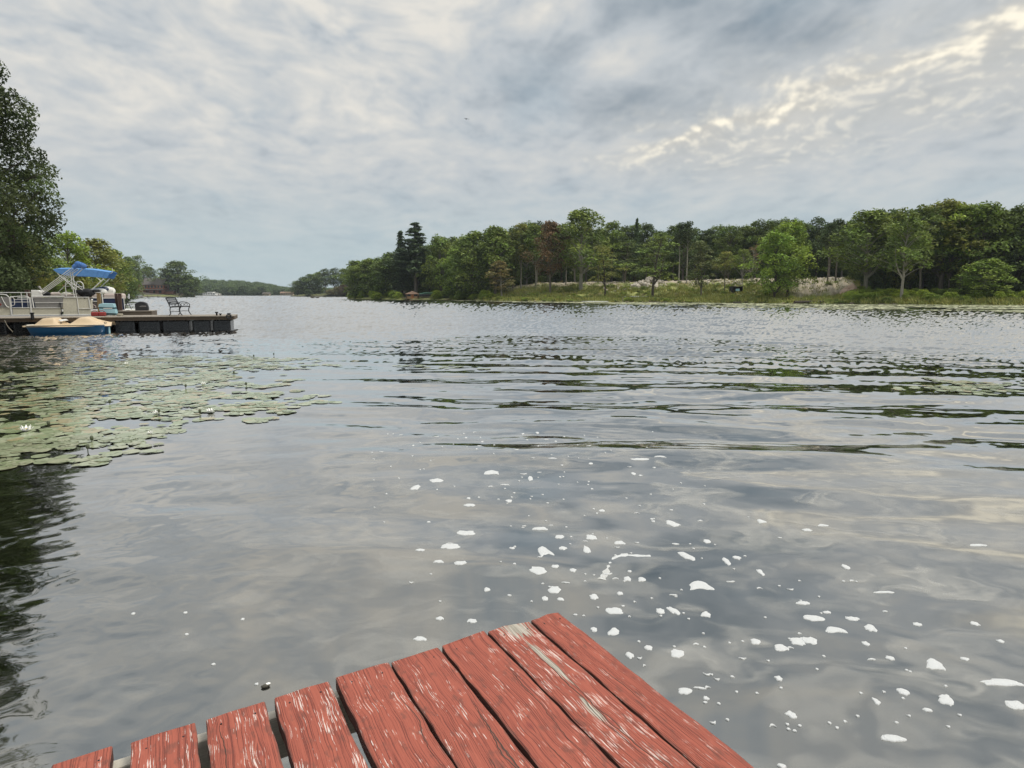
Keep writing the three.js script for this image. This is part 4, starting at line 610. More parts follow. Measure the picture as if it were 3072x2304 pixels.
  part('far_side_panel', [box(x(480) - x(-900), Y(420) - Y(690), 0.03, (x(480) + x(-900)) / 2, (Y(440) + Y(690)) / 2, -2.36)], M.navy, o);
  part('cushion', [new THREE.CapsuleGeometry(0.11, x(930) - x(830), 5, 12).rotateZ(Math.PI / 2).translate(x(880), Y(350), -0.5)], M.mauve, o); part('cushion', [box(x(1500) - x(1030), 0.24, 0.5, (x(1500) + x(1030)) / 2, Y(380), -0.42, 0.09)], M.mauve, o); part('cushion', new THREE.SphereGeometry(0.2, 12, 10).scale(1.2, 0.8, 1).translate(x(1070), Y(362), -0.4), M.cream, o);
  part('speaker', new THREE.SphereGeometry(0.13, 12, 10).scale(1.5, 1, 1).translate(x(735), Y(342), -0.35), M.blackSoft, o);
  part('seat_base', box(x(1470) - x(700), 0.45, 0.5, (x(1470) + x(700)) / 2, Y(520), -0.45), M.cream, o);
  // folded bimini: four long bows lying back to a rolled blue cover
  const bow = [[[655, 322], [1275, -118]], [[672, 332], [1320, -110]], [[690, 342], [1335, -88]], [[708, 352], [1350, -72]]];
  bow.forEach(([[a, b], [c, d]], i) => part('bimini_bow', tube([[x(a), Y(b), 0.02 - i * 0.02], [x(c), Y(d), 0.02 - i * 0.02]], 0.017, 7), M.white, o));
  part('bimini_bow', [tube([[x(700), Y(340), -2.2], [x(1345), Y(-110), -1.0]], 0.017, 7)], M.white, o);
  const roll = part('rolled_cover', limb([V(x(1364), Y(-148), 0.12), V(x(1356), Y(-144), -0.3), V(x(1350), Y(-140), -0.7), V(x(1345), Y(-136), -1.0)], 0.17, 0.14, 12), M.blue, o); part('cover_end', [new THREE.SphereGeometry(0.165, 12, 10).scale(1, 1, 0.6).translate(x(1364), Y(-148), 0.12), limb([V(x(1280), Y(-96), 0.1), V(x(1320), Y(-126), 0.1), V(x(1400), Y(-160), 0.08)], 0.1, 0.14, 9)], M.blue, roll);
  part('bimini_strut', [tube([[x(1244), Y(392), 0], [x(1212), Y(-20), 0]], 0.02, 6), tube([[x(1278), Y(392), 0], [x(1246), Y(-30), 0]], 0.02, 6)], M.white, o); part('bimini_strut', [tube([[x(1090), Y(72), 0.02], [x(1405), Y(285), 0.02]], 0.016, 6), tube([[x(1150), Y(105), -0.02], [x(1196), Y(50), -0.02]], 0.012, 6)], M.white, o);
  part('boarding_hoop', tube([[x(1104), Y(380), -0.1], [x(1102), Y(200), -0.1], [x(1118), Y(145), -0.1], [x(1152), Y(130), -0.1], [x(1190), Y(150), -0.1], [x(1206), Y(262), -0.1]], 0.02, 7, 30), M.white, o);
  part('boarding_hoop', tube([[x(1286), Y(350), -0.05], [x(1284), Y(190), -0.05], [x(1300), Y(145), -0.05], [x(1345), Y(133), -0.05], [x(1392), Y(160), -0.05], [x(1408), Y(280), -0.05]], 0.022, 7, 30), M.white, o); part('hoop_rung', [tube([[x(1286), Y(218), -0.05], [x(1402), Y(218), -0.05]], 0.014, 6), tube([[x(1104), Y(320), -0.1], [x(1290), Y(322), -0.1]], 0.02, 6), tube([[x(1104), Y(212), -0.1], [x(1200), Y(212), -0.1]], 0.012, 6)], M.white, o);
  part('antenna', [tube([[x(1400), Y(-90), -0.1], [x(1402), Y(-150), -0.1]], 0.008, 5), new THREE.SphereGeometry(0.03, 8, 6).translate(x(1402), Y(-152), -0.1)], M.offwhite, o);
  const sf = part('searchlight', [limb([V(x(600), Y(262), -0.9), V(x(560), Y(214), -0.9)], 0.03, 0.06, 8), tube([[x(600), Y(284), -0.9], [x(598), Y(258), -0.9]], 0.012, 5)], M.grey, o);
}
{ // black crumpled bundle sitting on the boat's stern rail
  const w = 2.9, [x, y] = on(ax(1440), ay(392), w), b = dthing('black_bundle', 'lumpy black bundle resting on the stern rail of the cream boat', 'bundle', x, y, w);
  const lump = (sx, sy, sz, X, Y, Z, s) => { const g = mergeVertices(new THREE.IcosahedronGeometry(1, 3).deleteAttribute('uv').deleteAttribute('normal')), p = g.attributes.position; for (let i = 0; i < p.count; i++) { const a = p.getX(i), c = p.getY(i), e = p.getZ(i), n = 1 + 0.22 * noise3(a * 1.8 + s, c * 1.8, e * 1.8); p.setXYZ(i, a * n * sx, c * n * sy, e * n * sz); } g.computeVertexNormals(); return g.translate(X, Y, Z); };
  part('body', lump(0.36, 0.21, 0.25, 0.0, 0.2, 0, 1), M.blackSoft, b); part('flap', [lump(0.2, 0.1, 0.14, -0.34, 0.27, 0.03, 4), lump(0.22, 0.06, 0.1, 0.42, 0.3, 0, 6)], M.blackSoft, b); part('tail', lump(0.1, 0.16, 0.1, -0.06, 0.02, 0.08, 9), M.blackSoft, b);
}
const moorPost = (px, top, w, mat, label, wd = 0.16) => { const [x] = on(px, 940, w), y = on(px, top, w)[1], p = dthing('dock_piling', label, 'piling', x, -1.2, w); part('post', box(wd, y + 1.2, wd, 0, (y + 1.2) / 2, 0, 0.015), mat, p); part('cap', box(wd + 0.02, 0.03, wd + 0.02, 0, y + 1.215, 0, 0.008), mat, p); };
moorPost(ax(1662), ay(336), 3.9, M.postTan, 'tan wooden piling between the two pontoon boats'); moorPost(ax(1952), ay(346), 3.6, M.postBrown, 'left one of two dark brown pilings by the navy boat', 0.13); moorPost(ax(2011), ay(346), 3.4, M.postBrown, 'right one of two dark brown pilings by the navy boat', 0.14); moorPost(ax(490), ay(283), 5.6, M.postBrown, 'dark brown piling behind the cream boat left of its helm seat', 0.18);
{ // navy pontoon boat with the open blue bimini
  const w = 5.4, X = (a) => on(ax(a), ay(500), w)[0], Y = (b) => on(ax(1800), ay(b), w)[1], [ox] = on(ax(1800), ay(600), w);
  const o = dthing('pontoon_boat', 'navy pontoon boat with open blue canopy behind the cream one', 'pontoon boat', ox, 0, w), x = (a) => X(a) - ox;
  const panel = (a0, a1, b0, b1, z = 0, th = 0.03) => box(x(a1) - x(a0), Y(b0) - Y(b1), th, (x(a0) + x(a1)) / 2, (Y(b0) + Y(b1)) / 2, z, 0.008);
  part('side_panel', panel(300, 1640, 412, 470), M.navy, o); part('side_panel', panel(300, 1640, 476, 594), std([0.09, 0.075, 0.07], 0.5), o); part('side_panel', panel(1716, 2058, 414, 606), M.navy, o);
  part('swirl', [tube([[x(1490), Y(530), 0.03], [x(1530), Y(520), 0.03], [x(1580), Y(540), 0.03], [x(1586), Y(575), 0.03]], 0.022, 6), tube([[x(1500), Y(560), 0.03], [x(1535), Y(548), 0.03], [x(1560), Y(570), 0.03]], 0.014, 6)], M.mauve, o);
  part('lamp', new THREE.SphereGeometry(0.05, 10, 8).translate(x(1535), Y(440), 0.04), M.offwhite, o);
  part('rail', [tube([[x(300), Y(408), 0.02], [x(1645), Y(408), 0.02]], 0.022), tube([[x(300), Y(464), 0.02], [x(1645), Y(464), 0.02]], 0.02), tube([[x(1705), Y(345), 0.02], [x(1712), Y(610), 0.02]], 0.03), tube([[x(1710), Y(412), 0.02], [x(2062), Y(412), 0.02]], 0.02), tube([[x(2060), Y(412), 0.02], [x(2064), Y(610), 0.02]], 0.02)], M.white, o);
  part('cushion', box(x(1640) - x(1460), 0.3, 0.6, (x(1640) + x(1460)) / 2, Y(386), -0.35, 0.1), M.mauve, o); part('cushion', box(x(2058) - x(1712), 0.32, 0.6, (x(2058) + x(1712)) / 2, Y(384), -0.35, 0.1), M.mauve, o);
  part('deck', box(x(2080) - x(300), 0.08, 2.5, (x(2080) + x(300)) / 2, Y(618), -1.2), M.offwhite, o); for (const z of [-0.4, -2.0]) part('pontoon', new THREE.CapsuleGeometry(0.3, x(2060) - x(300) - 0.4, 6, 14).rotateZ(Math.PI / 2).translate((x(2060) + x(300)) / 2, 0.2, z), M.alu, o);
  // canopy: taut cloth over its bows, with a valance along the near side
  const top = [[940, -53], [1020, -67], [1280, -73], [1600, -57], [1880, -17]], low = [[1810, 83], [1720, 71], [1440, 51], [1200, 47], [1080, 27], [990, -9]], pos = [], idx = [], NZ = 12;
  top.forEach(([a, b], i) => { for (let j = 0; j <= NZ; j++) { const t = j / NZ; pos.push(x(a), Y(b) + 0.07 * Math.sin(Math.PI * t), 0.06 - t * 1.5); if (i && j) { const q = i * (NZ + 1) + j; idx.push(q - NZ - 2, q - 1, q, q - NZ - 2, q, q - NZ - 1); } } });
  const g = new THREE.BufferGeometry(); g.setAttribute('position', new THREE.Float32BufferAttribute(pos, 3)); g.setIndex(idx); g.computeVertexNormals();
  const can = part('canopy', g, M.blueLight, o); for (const z of [0.05, -1.46]) { const sv = new THREE.Shape(); [...top, ...low].forEach(([a, b], i) => sv[i ? 'lineTo' : 'moveTo'](x(a), Y(b))); part('valance', new THREE.ExtrudeGeometry(sv, { depth: 0.02, bevelEnabled: false }).translate(0, 0, z), M.blueLight, can); }
  part('seam', [tube([[x(1690), Y(-44), 0.075], [x(1640), Y(62), 0.075]], 0.006, 5), tube([[x(1800), Y(-26), 0.075], [x(1740), Y(72), 0.075]], 0.006, 5)], M.blue, can);
  part('canopy_frame', [tube([[x(1762), Y(90), 0.05], [x(1500), Y(312), 0.05]], 0.026), tube([[x(1740), Y(75), -1.45], [x(1480), Y(300), -1.45]], 0.022), tube([[x(1640), Y(62), 0.04], [x(1712), Y(132), 0.04]], 0.02), tube([[x(1600), Y(50), -1.45], [x(1660), Y(120), -1.45]], 0.018), tube([[x(1000), Y(5), 0.04], [x(1310), Y(300), 0.04]], 0.02), tube([[x(1000), Y(5), -1.45], [x(1310), Y(300), -1.45]], 0.02), tube([[x(1680), Y(200), -1.2], [x(1682), Y(320), -1.2]], 0.02)], M.white, o);
  part('stern_table', box(x(1735) - x(1510), 0.04, 0.5, (x(1735) + x(1510)) / 2, Y(316), -0.6, 0.01), M.offwhite, o);
  part('antenna', tube([[x(1868), Y(5), -0.1], [x(1900), Y(-20), -0.1], [x(1905), Y(-90), -0.1]], 0.012, 5), M.offwhite, o);
  // rolled cloths heaped on the stern
  const r = mulberry(4); for (let i = 0; i < 4; i++) part('folded_cloth', new THREE.SphereGeometry(0.2, 12, 8).scale(1.3 + r(), 0.7 + 0.4 * r(), 1).translate(x([1570, 1640, 1700, 1730][i]), Y([292, 262, 268, 290][i]), -0.8 - 0.2 * i), i === 1 ? M.navy : M.offwhite, o);
}
{ // things on the dock
  const [px0] = on(ax(2110), ay(600), 2.4), ld = dthing('dock_ladder', 'bent metal boarding ladder standing by the navy boat', 'ladder', px0, DECK, 2.2), Y = (b) => on(ax(2110), ay(b), 2.2)[1] - DECK, x = (a) => on(ax(a), ay(500), 2.2)[0] - px0;
  part('rail', tube([[x(2070), Y(590), 0], [x(2100), Y(500), 0], [x(2150), Y(420), 0], [x(2148), Y(340), 0], [x(2135), Y(330), 0]], 0.02, 6, 24), M.iron, ld); part('rail', tube([[x(2070), Y(430), -0.2], [x(2110), Y(480), -0.2], [x(2160), Y(600), -0.2]], 0.016, 6, 20), M.iron, ld); part('hand_grip', tube([[x(2146), Y(420), 0.02], [x(2150), Y(345), 0.02]], 0.035, 8), M.alu, ld); part('rung', [0.25, 0.5].map((h) => tube([[x(2085), h, 0], [x(2125), h, -0.2]], 0.014, 6)), M.iron, ld);
  // low timber platform
  const z2x = (v) => 240 + v * 0.18083, z2y = (v) => 800 + v * 0.18083, wp = 2.55, [p0] = on(z2x(600), 940, wp), [p1] = on(z2x(1195), 940, wp), yt = on(z2x(900), z2y(733), wp)[1], pl = dthing('timber_platform', 'low dark timber platform behind the dock carrying the black motor', 'platform', (p0 + p1) / 2, 0, wp + 0.7), L = p1 - p0;
  part('side_board', box(L, yt - 0.25, 0.06, 0, (yt - 0.04 + 0.25) / 2, 0.7), M.timber, pl); part('side_board', box(0.06, yt - 0.25, 1.36, L / 2 - 0.03, (yt - 0.04 + 0.25) / 2, 0), M.timber, pl); for (let i = 0; i < 9; i++) part('top_board', box(L, 0.035, 0.15, 0.01, yt - 0.018, -0.64 + i * 0.165, 0.006), M.plank, pl); part('float', box(L * 0.9, 0.45, 1.1, 0, 0.03, 0, 0.06), M.floatBlack, pl);
  const cowl = (name, label, xx, y, w, sx, sy, sz, mat, band, turn) => { const o = dthing(name, label, 'outboard motor', xx, y, w, turn); const s = new THREE.Shape(); s.moveTo(-0.5, 0); s.lineTo(0.46, 0); s.quadraticCurveTo(0.56, 0.3, 0.38, 0.82); s.quadraticCurveTo(0.2, 1.0, -0.1, 1.0); s.quadraticCurveTo(-0.42, 0.92, -0.5, 0.72); s.closePath(); part('cowling', new THREE.ExtrudeGeometry(s, { depth: 0.7, bevelEnabled: true, bevelSize: 0.08, bevelThickness: 0.15, bevelSegments: 4 }).translate(0, 0, -0.35).scale(sx, sy, sz), mat, o); return o; };
  const [mx] = on(z2x(1032), 925, wp + 0.6), my = yt, black = cowl('outboard_motor', 'black covered outboard motor lying on the timber platform', mx, my, wp + 0.6, 0.52, on(z2x(1030), z2y(588), wp + 0.6)[1] - my, 0.5, M.black, 0, 0.1); part('trim_band', [box(0.3, 0.03, 0.02, 0.06, 0.2, 0.265, 0.008), box(0.24, 0.014, 0.02, 0.08, 0.26, 0.265, 0.004)], M.grey, black);
  const [ux] = on(z2x(465), 930, 1.7), blue = dthing('outboard_motor', 'pale blue outboard motor with dark band standing on the dock', 'outboard motor', ux, DECK, 1.7), yy = (v) => on(z2x(465), z2y(v), 1.7)[1] - DECK, xx = (v) => on(z2x(v), 930, 1.7)[0] - ux;
  const slab = (pts, mat, z0, z1, nm) => { const s = new THREE.Shape(); pts.forEach(([a, b], i) => s[i ? 'lineTo' : 'moveTo'](xx(a), yy(b))); return part(nm, new THREE.ExtrudeGeometry(s, { depth: z1 - z0, bevelEnabled: true, bevelSize: 0.015, bevelThickness: 0.02, bevelSegments: 2 }).translate(0, 0, z0), mat, blue); };
  slab([[345, 625], [400, 612], [575, 618], [586, 672], [330, 664]], M.paleBlue, -0.2, 0.2, 'cowling'); slab([[335, 668], [588, 676], [592, 706], [345, 696]], M.teal, -0.19, 0.19, 'band'); slab([[342, 700], [594, 710], [604, 770], [430, 764], [350, 745]], M.paleBlue, -0.2, 0.2, 'lower_cowling'); slab([[430, 768], [600, 774], [606, 796], [440, 796]], M.teal, -0.12, 0.12, 'bracket'); part('stripe', box(xx(555) - xx(410), 0.035, 0.02, (xx(555) + xx(410)) / 2, yy(690), 0.22), M.offwhite, blue);
  [[218, 'left', 304], [330, 'right', 424]].forEach(([a, side], i) => { const [gx] = on(z2x(i ? 366 : 247), 940, 1.2), c = dthing('fuel_can', side === 'left' ? 'red fuel can on the dock nearest to the cream boat' : 'red fuel can on the dock touching the pale blue motor', 'fuel can', gx, DECK, 1.2), W = i ? 0.31 : 0.29; part('can', new RoundedBoxGeometry(W, 0.2, 0.26, 3, 0.05).translate(0, 0.1, 0), M.red, c); part('handle', tube([[-W * 0.3, 0.19, 0], [-W * 0.25, 0.25, 0], [W * 0.2, 0.25, 0], [W * 0.26, 0.19, 0]], 0.013, 6), M.red, c); part('cap', new THREE.CylinderGeometry(0.03, 0.03, 0.04, 10).translate(W * 0.33, 0.21, 0.04), M.black, c); });
  const [rx] = on(z2x(665), 943, 1.0), rope = dthing('rope_coil', 'small coil of rope on the dock right of the pale blue motor', 'rope', rx, DECK, 1.0), cl = []; for (let i = 0; i < 5; i++) cl.push(new THREE.TorusGeometry(0.11 + 0.012 * Math.sin(i * 4), 0.014, 6, 20).rotateX(Math.PI / 2 + 0.08 * Math.sin(i * 2)).translate(0, 0.015 + i * 0.022, 0)); part('coil', cl, M.rope, rope); part('loose_end', tube([[0.1, 0.014, 0.04], [0.2, 0.014, 0.1], [0.33, 0.014, 0.06]], 0.013, 5), M.rope, rope);
}
{ // a bird far up in the sky
  const p = at(1399, 357, 90), b = thing('flying_bird', 'tiny dark bird gliding in the sky above the middle of the lake', 'bird', p, 0.6);
  part('body', new THREE.CapsuleGeometry(0.05, 0.22, 4, 8).rotateX(Math.PI / 2), M.blackSoft, b); for (const k of [-1, 1]) part('wing', limb([V(0, 0.02, 0), V(k * 0.2, 0.07, 0), V(k * 0.42, 0.02, 0.05)], 0.05, 0.012, 5).scale(1, 0.6, 1.4), M.blackSoft, b);
}

// ---------------------------------------------------------------- floating things: lily pads, flowers, foam
const padMats = [[0.29, 0.325, 0.195], [0.34, 0.37, 0.235], [0.25, 0.29, 0.16], [0.36, 0.37, 0.24], [0.27, 0.28, 0.17]].map((c) => std(c, 0.18, { map: grime, side: THREE.DoubleSide }));
function padGeo(seed) {       // a round leaf with a notch, its rim slightly curled
  const r = mulberry(seed), n = 18, pos = [0, 0.004, 0], idx = [], rim = []; for (let i = 0; i <= n; i++) { const a = 0.12 + (6.283 - 0.24) * i / n, w = 1 + 0.06 * Math.sin(a * 3 + seed), c = 0.005 + 0.007 * Math.max(0, noise2(a * 0.9, seed * 7)) * (seed % 2 ? 1 : 0.4); pos.push(Math.cos(a) * 0.62 * w, 0.006, Math.sin(a) * 0.62 * w); rim.push(Math.cos(a) * w, c, Math.sin(a) * w); }
  pos.push(...rim); for (let i = 0; i < n; i++) idx.push(0, i + 2, i + 1, i + 1, i + 2, i + 2 + n + 1, i + 1, i + 2 + n + 1, i + 1 + n + 1);
  const g = new THREE.BufferGeometry(); g.setAttribute('position', new THREE.Float32BufferAttribute(pos, 3)); const uv = []; for (let i = 0; i < pos.length; i += 3) uv.push(pos[i] * 0.4 + 0.5, pos[i + 2] * 0.4 + 0.5); g.setAttribute('uv', new THREE.Float32BufferAttribute(uv, 2)); g.setIndex(idx); g.computeVertexNormals(); return g;
}
const PADS = [1, 2, 3, 4, 5, 6].map(padGeo);
// where pads float, as pixel outlines of the photograph on the water
const inPoly = (x, y, P) => { let c = false; for (let i = 0, j = P.length - 1; i < P.length; j = i++) if ((P[i][1] > y) !== (P[j][1] > y) && x < (P[j][0] - P[i][0]) * (y - P[i][1]) / (P[j][1] - P[i][1]) + P[i][0]) c = !c; return c; };
const BEDS = [
  { P: [[-260, 1420], [-260, 1090], [60, 1110], [240, 1085], [420, 1075], [640, 1085], [700, 1110], [760, 1118], [810, 1145], [840, 1180], [935, 1205], [900, 1225], [800, 1250], [660, 1262], [620, 1300], [480, 1330], [400, 1355], [270, 1375], [140, 1405], [0, 1412]], n: 4600, cover: 0.9 },
  { P: [[420, 1078], [540, 1066], [700, 1066], [800, 1070], [960, 1078], [1010, 1090], [900, 1108], [760, 1112], [600, 1104]], n: 700, cover: 0.5 },
  { P: [[2750, 1160], [2900, 1140], [3100, 1130], [3100, 1175], [2950, 1190], [2790, 1180]], n: 200, cover: 0.5 },
  { P: [[1150, 1100], [1400, 1090], [1500, 1104], [1300, 1112]], n: 30, cover: 0.3 },
];
{
  const r = mulberry(101), all = [];
  for (const b of BEDS) { const xs = b.P.map((p) => p[0]), ys = b.P.map((p) => p[1]), x0 = Math.min(...xs), x1 = Math.max(...xs), y0 = Math.min(...ys), y1 = Math.max(...ys); const a = ground(x0, y0), q = ground(x1, y1), zs = [a.z, q.z]; let got = 0;
    for (let k = 0; k < 60000 && got < b.n; k++) { const z = lerp(zs[0], zs[1], r()), e0 = ground(x0, y0), reach = e0.x / e0.z, x = lerp(Math.min(ground(x0, y0).x, ground(x0, y1).x), Math.max(ground(x1, y0).x, ground(x1, y1).x), r()), [px, py] = project(V(x + 0.9 * noise2(x * 0.9, z * 0.9) + 0.3 * noise2(x * 3, z * 3), 0, z + 0.5 * noise2(x * 0.8 + 9, z * 0.8))); if (!inPoly(px, py, b.P)) continue; const n = fbm(x * 0.55, z * 0.55, 3); const edge = noise2(x * 2.2, z * 2.2) * 0.2; if (r() > b.cover * (0.55 + n * 1.25 + edge) * (px < 230 && py < 1180 ? 0.75 : 1.25)) continue; got++; all.push({ x, z, s: 0.05 + 0.055 * r(), d: Math.hypot(x, z) }); } }
  all.sort((a, b) => a.d - b.d);
  const put = (l, i) => { const h = wave(l.x, l.z)[0]; return { y: h + 0.002 + (i % 7) * 0.0009, rx: (r() - 0.5) * 0.022, rz: (r() - 0.5) * 0.022 }; };
  all.slice(0, 300).forEach((l, i) => { const q = put(l, i), m = shade(new THREE.Mesh(PADS[i % 6], padMats[(i * 7) % 5])); m.name = numbered('lily_pad'); m.position.set(l.x, q.y, l.z); m.rotation.set(q.rx, r() * 6.28, q.rz); m.scale.set(l.s, 1, l.s); scene.add(m); tag(m, 'round pale green lily pad at the near edge of the lily bed on the left', 'lily pad', 'lily pads at the near edge of the left bed'); });
  copies('lily_pad_bed', PADS[1], std([1, 1, 1], 0.18, { side: THREE.DoubleSide }), all.slice(300).map((l, i) => { const q = put(l, i); return { p: V(l.x, q.y, l.z), w: l.s, h: 1, turn: r() * 6.28, rx: q.rx, rz: q.rz, c: [[0.29, 0.325, 0.195], [0.34, 0.37, 0.235], [0.25, 0.29, 0.16], [0.36, 0.37, 0.24], [0.34, 0.29, 0.16], [0.31, 0.34, 0.21], [0.2, 0.24, 0.12]][(i * 5) % 7] }; }), 'lily pads', 'bed of overlapping pale green lily pads on the left of the lake');
  // the pad belt along the right shore
  const belt = []; for (let i = 0; i < 26000; i++) { const px = 1350 + r() * 2100, s = shoreAt(px), d0 = -s.z, w = lerp(10, 42, sstep(1350, 2300, px)), dd = d0 - 0.2 - r() * w, x = (px - CX) / F * dd * 1.0, z = -dd; const n = fbm(x * 0.05, z * 0.16 + 7, 4); if (n < -0.2 + 0.75 * ((d0 - dd) / w) - 0.35) continue; belt.push({ p: V(x, 0.012, z), w: 0.2 + 0.2 * r(), h: 1, turn: r() * 6.28, rx: (r() - 0.5) * 0.1, rz: (r() - 0.5) * 0.1, c: mix3([0.36, 0.39, 0.22], [0.52, 0.5, 0.32], r()) }); }
  copies('lily_pad_belt', PADS[1], std([1, 1, 1], 0.5, { side: THREE.DoubleSide }), belt, 'lily pads', 'pale green belt of lily pads along the right hand shore');
  // white water lilies and dark buds
  const petal = (len, wd, rise) => { const s = [], id = []; for (let i = 0; i <= 5; i++) { const t = i / 5, w = wd * Math.sin(Math.PI * Math.pow(t, 0.8) * 0.92 + 0.12); s.push(len * t, rise * t * t, -w, len * t, rise * t * t - 0.006, 0, len * t, rise * t * t, w); if (i) { const a = i * 3; id.push(a - 3, a, a + 1, a - 3, a + 1, a - 2, a - 2, a + 1, a + 2, a - 2, a + 2, a - 1); } } const g = new THREE.BufferGeometry(); g.setAttribute('position', new THREE.Float32BufferAttribute(s, 3)); g.setIndex(id); g.computeVertexNormals(); return g; };
  const petalM = std([0.85, 0.84, 0.8], 0.6, { side: THREE.DoubleSide }), yellow = std([0.75, 0.5, 0.06], 0.7), bud = std([0.07, 0.08, 0.04], 0.6), outer = petal(0.085, 0.022, 0.05), inner = petal(0.065, 0.018, 0.065);
  [[80, 1296, 1, 'largest white water lily open on the pads near the left picture edge'], [610, 1157, 0.8, 'white water lily on the right part of the lily bed'], [470, 1244, 0.75, 'white water lily low in the middle of the lily bed'], [632, 1239, 0.8, 'white water lily at the lower right of the lily bed'], [380, 1096, 0.8, 'white water lily at the back of the lily bed'], [450, 1306, 0.5, 'small white water lily near the lower edge of the bed']].forEach(([px, py, s, label], k) => { const p = ground(px, py); p.y = wave(p.x, p.z)[0] + 0.015; const f = thing('water_lily', label, 'water lily', p, k); f.scale.setScalar(s * 0.95); for (let i = 0; i < 8; i++) { const m = part('petal', outer, petalM, f); m.rotation.y = i * 0.785; } for (let i = 0; i < 7; i++) { const m = part('petal', inner, petalM, f); m.rotation.y = i * 0.9 + 0.4; m.position.y = 0.012; } part('stamens', new THREE.ConeGeometry(0.018, 0.04, 9).translate(0, 0.03, 0), yellow, f); });
  [[263, 1355, 'dark green lily bud standing at the near edge of the lily bed'], [275, 1330, 'slim dark lily bud above the near edge of the lily bed'], [330, 1217, 'reddish lily bud in the left half of the lily bed'], [762, 1073, 'tall dark lily bud at the back of the bed toward the open water'], [822, 1068, 'dark lily bud farthest right at the back of the bed'], [702, 1124, 'dark lily bud in the upper right of the lily bed'], [557, 1166, 'dark lily bud left of the white lily on the right'], [738, 1160, 'dark lily bud at the right end of the lily bed'], [600, 1244, 'dark lily bud beside the lower right white lily'], [478, 1244, 'dark lily bud touching the lower middle white lily'], [148, 1282, 'dark lily bud right of the largest white lily']].forEach(([px, py, label], k) => { const p = ground(px, py); p.y = wave(p.x, p.z)[0]; const b = thing('lily_bud', label, 'lily bud', p, k); b.scale.setScalar(0.78); part('stalk', limb([V(0, -0.05, 0), V(0.006, 0.05, 0)], 0.007, 0.006, 6), bud, b); part('head', new THREE.SphereGeometry(0.026, 10, 8).scale(1, 1.5, 1).translate(0.006, 0.075, 0), bud, b); });
}
{ // pale film of pollen and old foam with water brightness painted in as sheen
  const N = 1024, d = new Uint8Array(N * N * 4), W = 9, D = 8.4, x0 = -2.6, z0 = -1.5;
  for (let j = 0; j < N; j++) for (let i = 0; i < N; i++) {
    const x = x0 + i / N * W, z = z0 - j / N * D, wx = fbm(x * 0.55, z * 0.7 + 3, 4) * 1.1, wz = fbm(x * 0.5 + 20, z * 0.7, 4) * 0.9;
    const f = fbm(x * 0.7 + wx, z * 1.15 + wz, 4), rid = 1 - Math.abs(f) * 2.6, wisp = sstep(0.1, 1, rid) * sstep(-0.25, 0.45, fbm(x * 0.45 + wx * 0.6 - 8, z * 0.6 + wz, 3)), sheenVeil = sstep(-0.1, 0.6, fbm(x * 0.4 - wx, z * 0.55 + wz + 40, 4));
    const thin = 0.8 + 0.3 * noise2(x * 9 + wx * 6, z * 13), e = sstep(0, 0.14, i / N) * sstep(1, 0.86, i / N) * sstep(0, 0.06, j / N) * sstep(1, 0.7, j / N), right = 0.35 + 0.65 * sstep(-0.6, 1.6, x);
    const a = clamp((0.24 * wisp * thin * right + 0.17 * sheenVeil) * e), o = (j * N + i) * 4; d[o] = d[o + 1] = d[o + 2] = a * 255; d[o + 3] = 255;
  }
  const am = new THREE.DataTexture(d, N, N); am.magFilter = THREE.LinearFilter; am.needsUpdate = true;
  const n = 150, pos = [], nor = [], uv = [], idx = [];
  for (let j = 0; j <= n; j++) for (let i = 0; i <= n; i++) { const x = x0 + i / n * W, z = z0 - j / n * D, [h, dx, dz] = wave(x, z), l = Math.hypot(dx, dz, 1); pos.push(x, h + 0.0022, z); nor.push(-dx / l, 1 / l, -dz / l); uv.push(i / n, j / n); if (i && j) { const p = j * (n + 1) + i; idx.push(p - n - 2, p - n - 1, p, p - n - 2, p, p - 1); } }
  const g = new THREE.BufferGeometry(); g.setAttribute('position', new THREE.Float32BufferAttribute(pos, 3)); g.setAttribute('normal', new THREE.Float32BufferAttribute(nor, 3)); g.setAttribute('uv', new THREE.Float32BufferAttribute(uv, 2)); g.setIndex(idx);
  const m = new THREE.Mesh(g, new THREE.MeshStandardMaterial({ color: new THREE.Color().setRGB(0.56, 0.535, 0.48), roughness: 0.6, alphaMap: am, transparent: true, side: THREE.DoubleSide })); m.receiveShadow = true; m.name = numbered('surface_film_sheen'); scene.add(m); tag(m, 'thin pale film with painted sheen swirling on the calm water beyond the red dock', 'water film'); m.userData.kind = 'stuff';
}
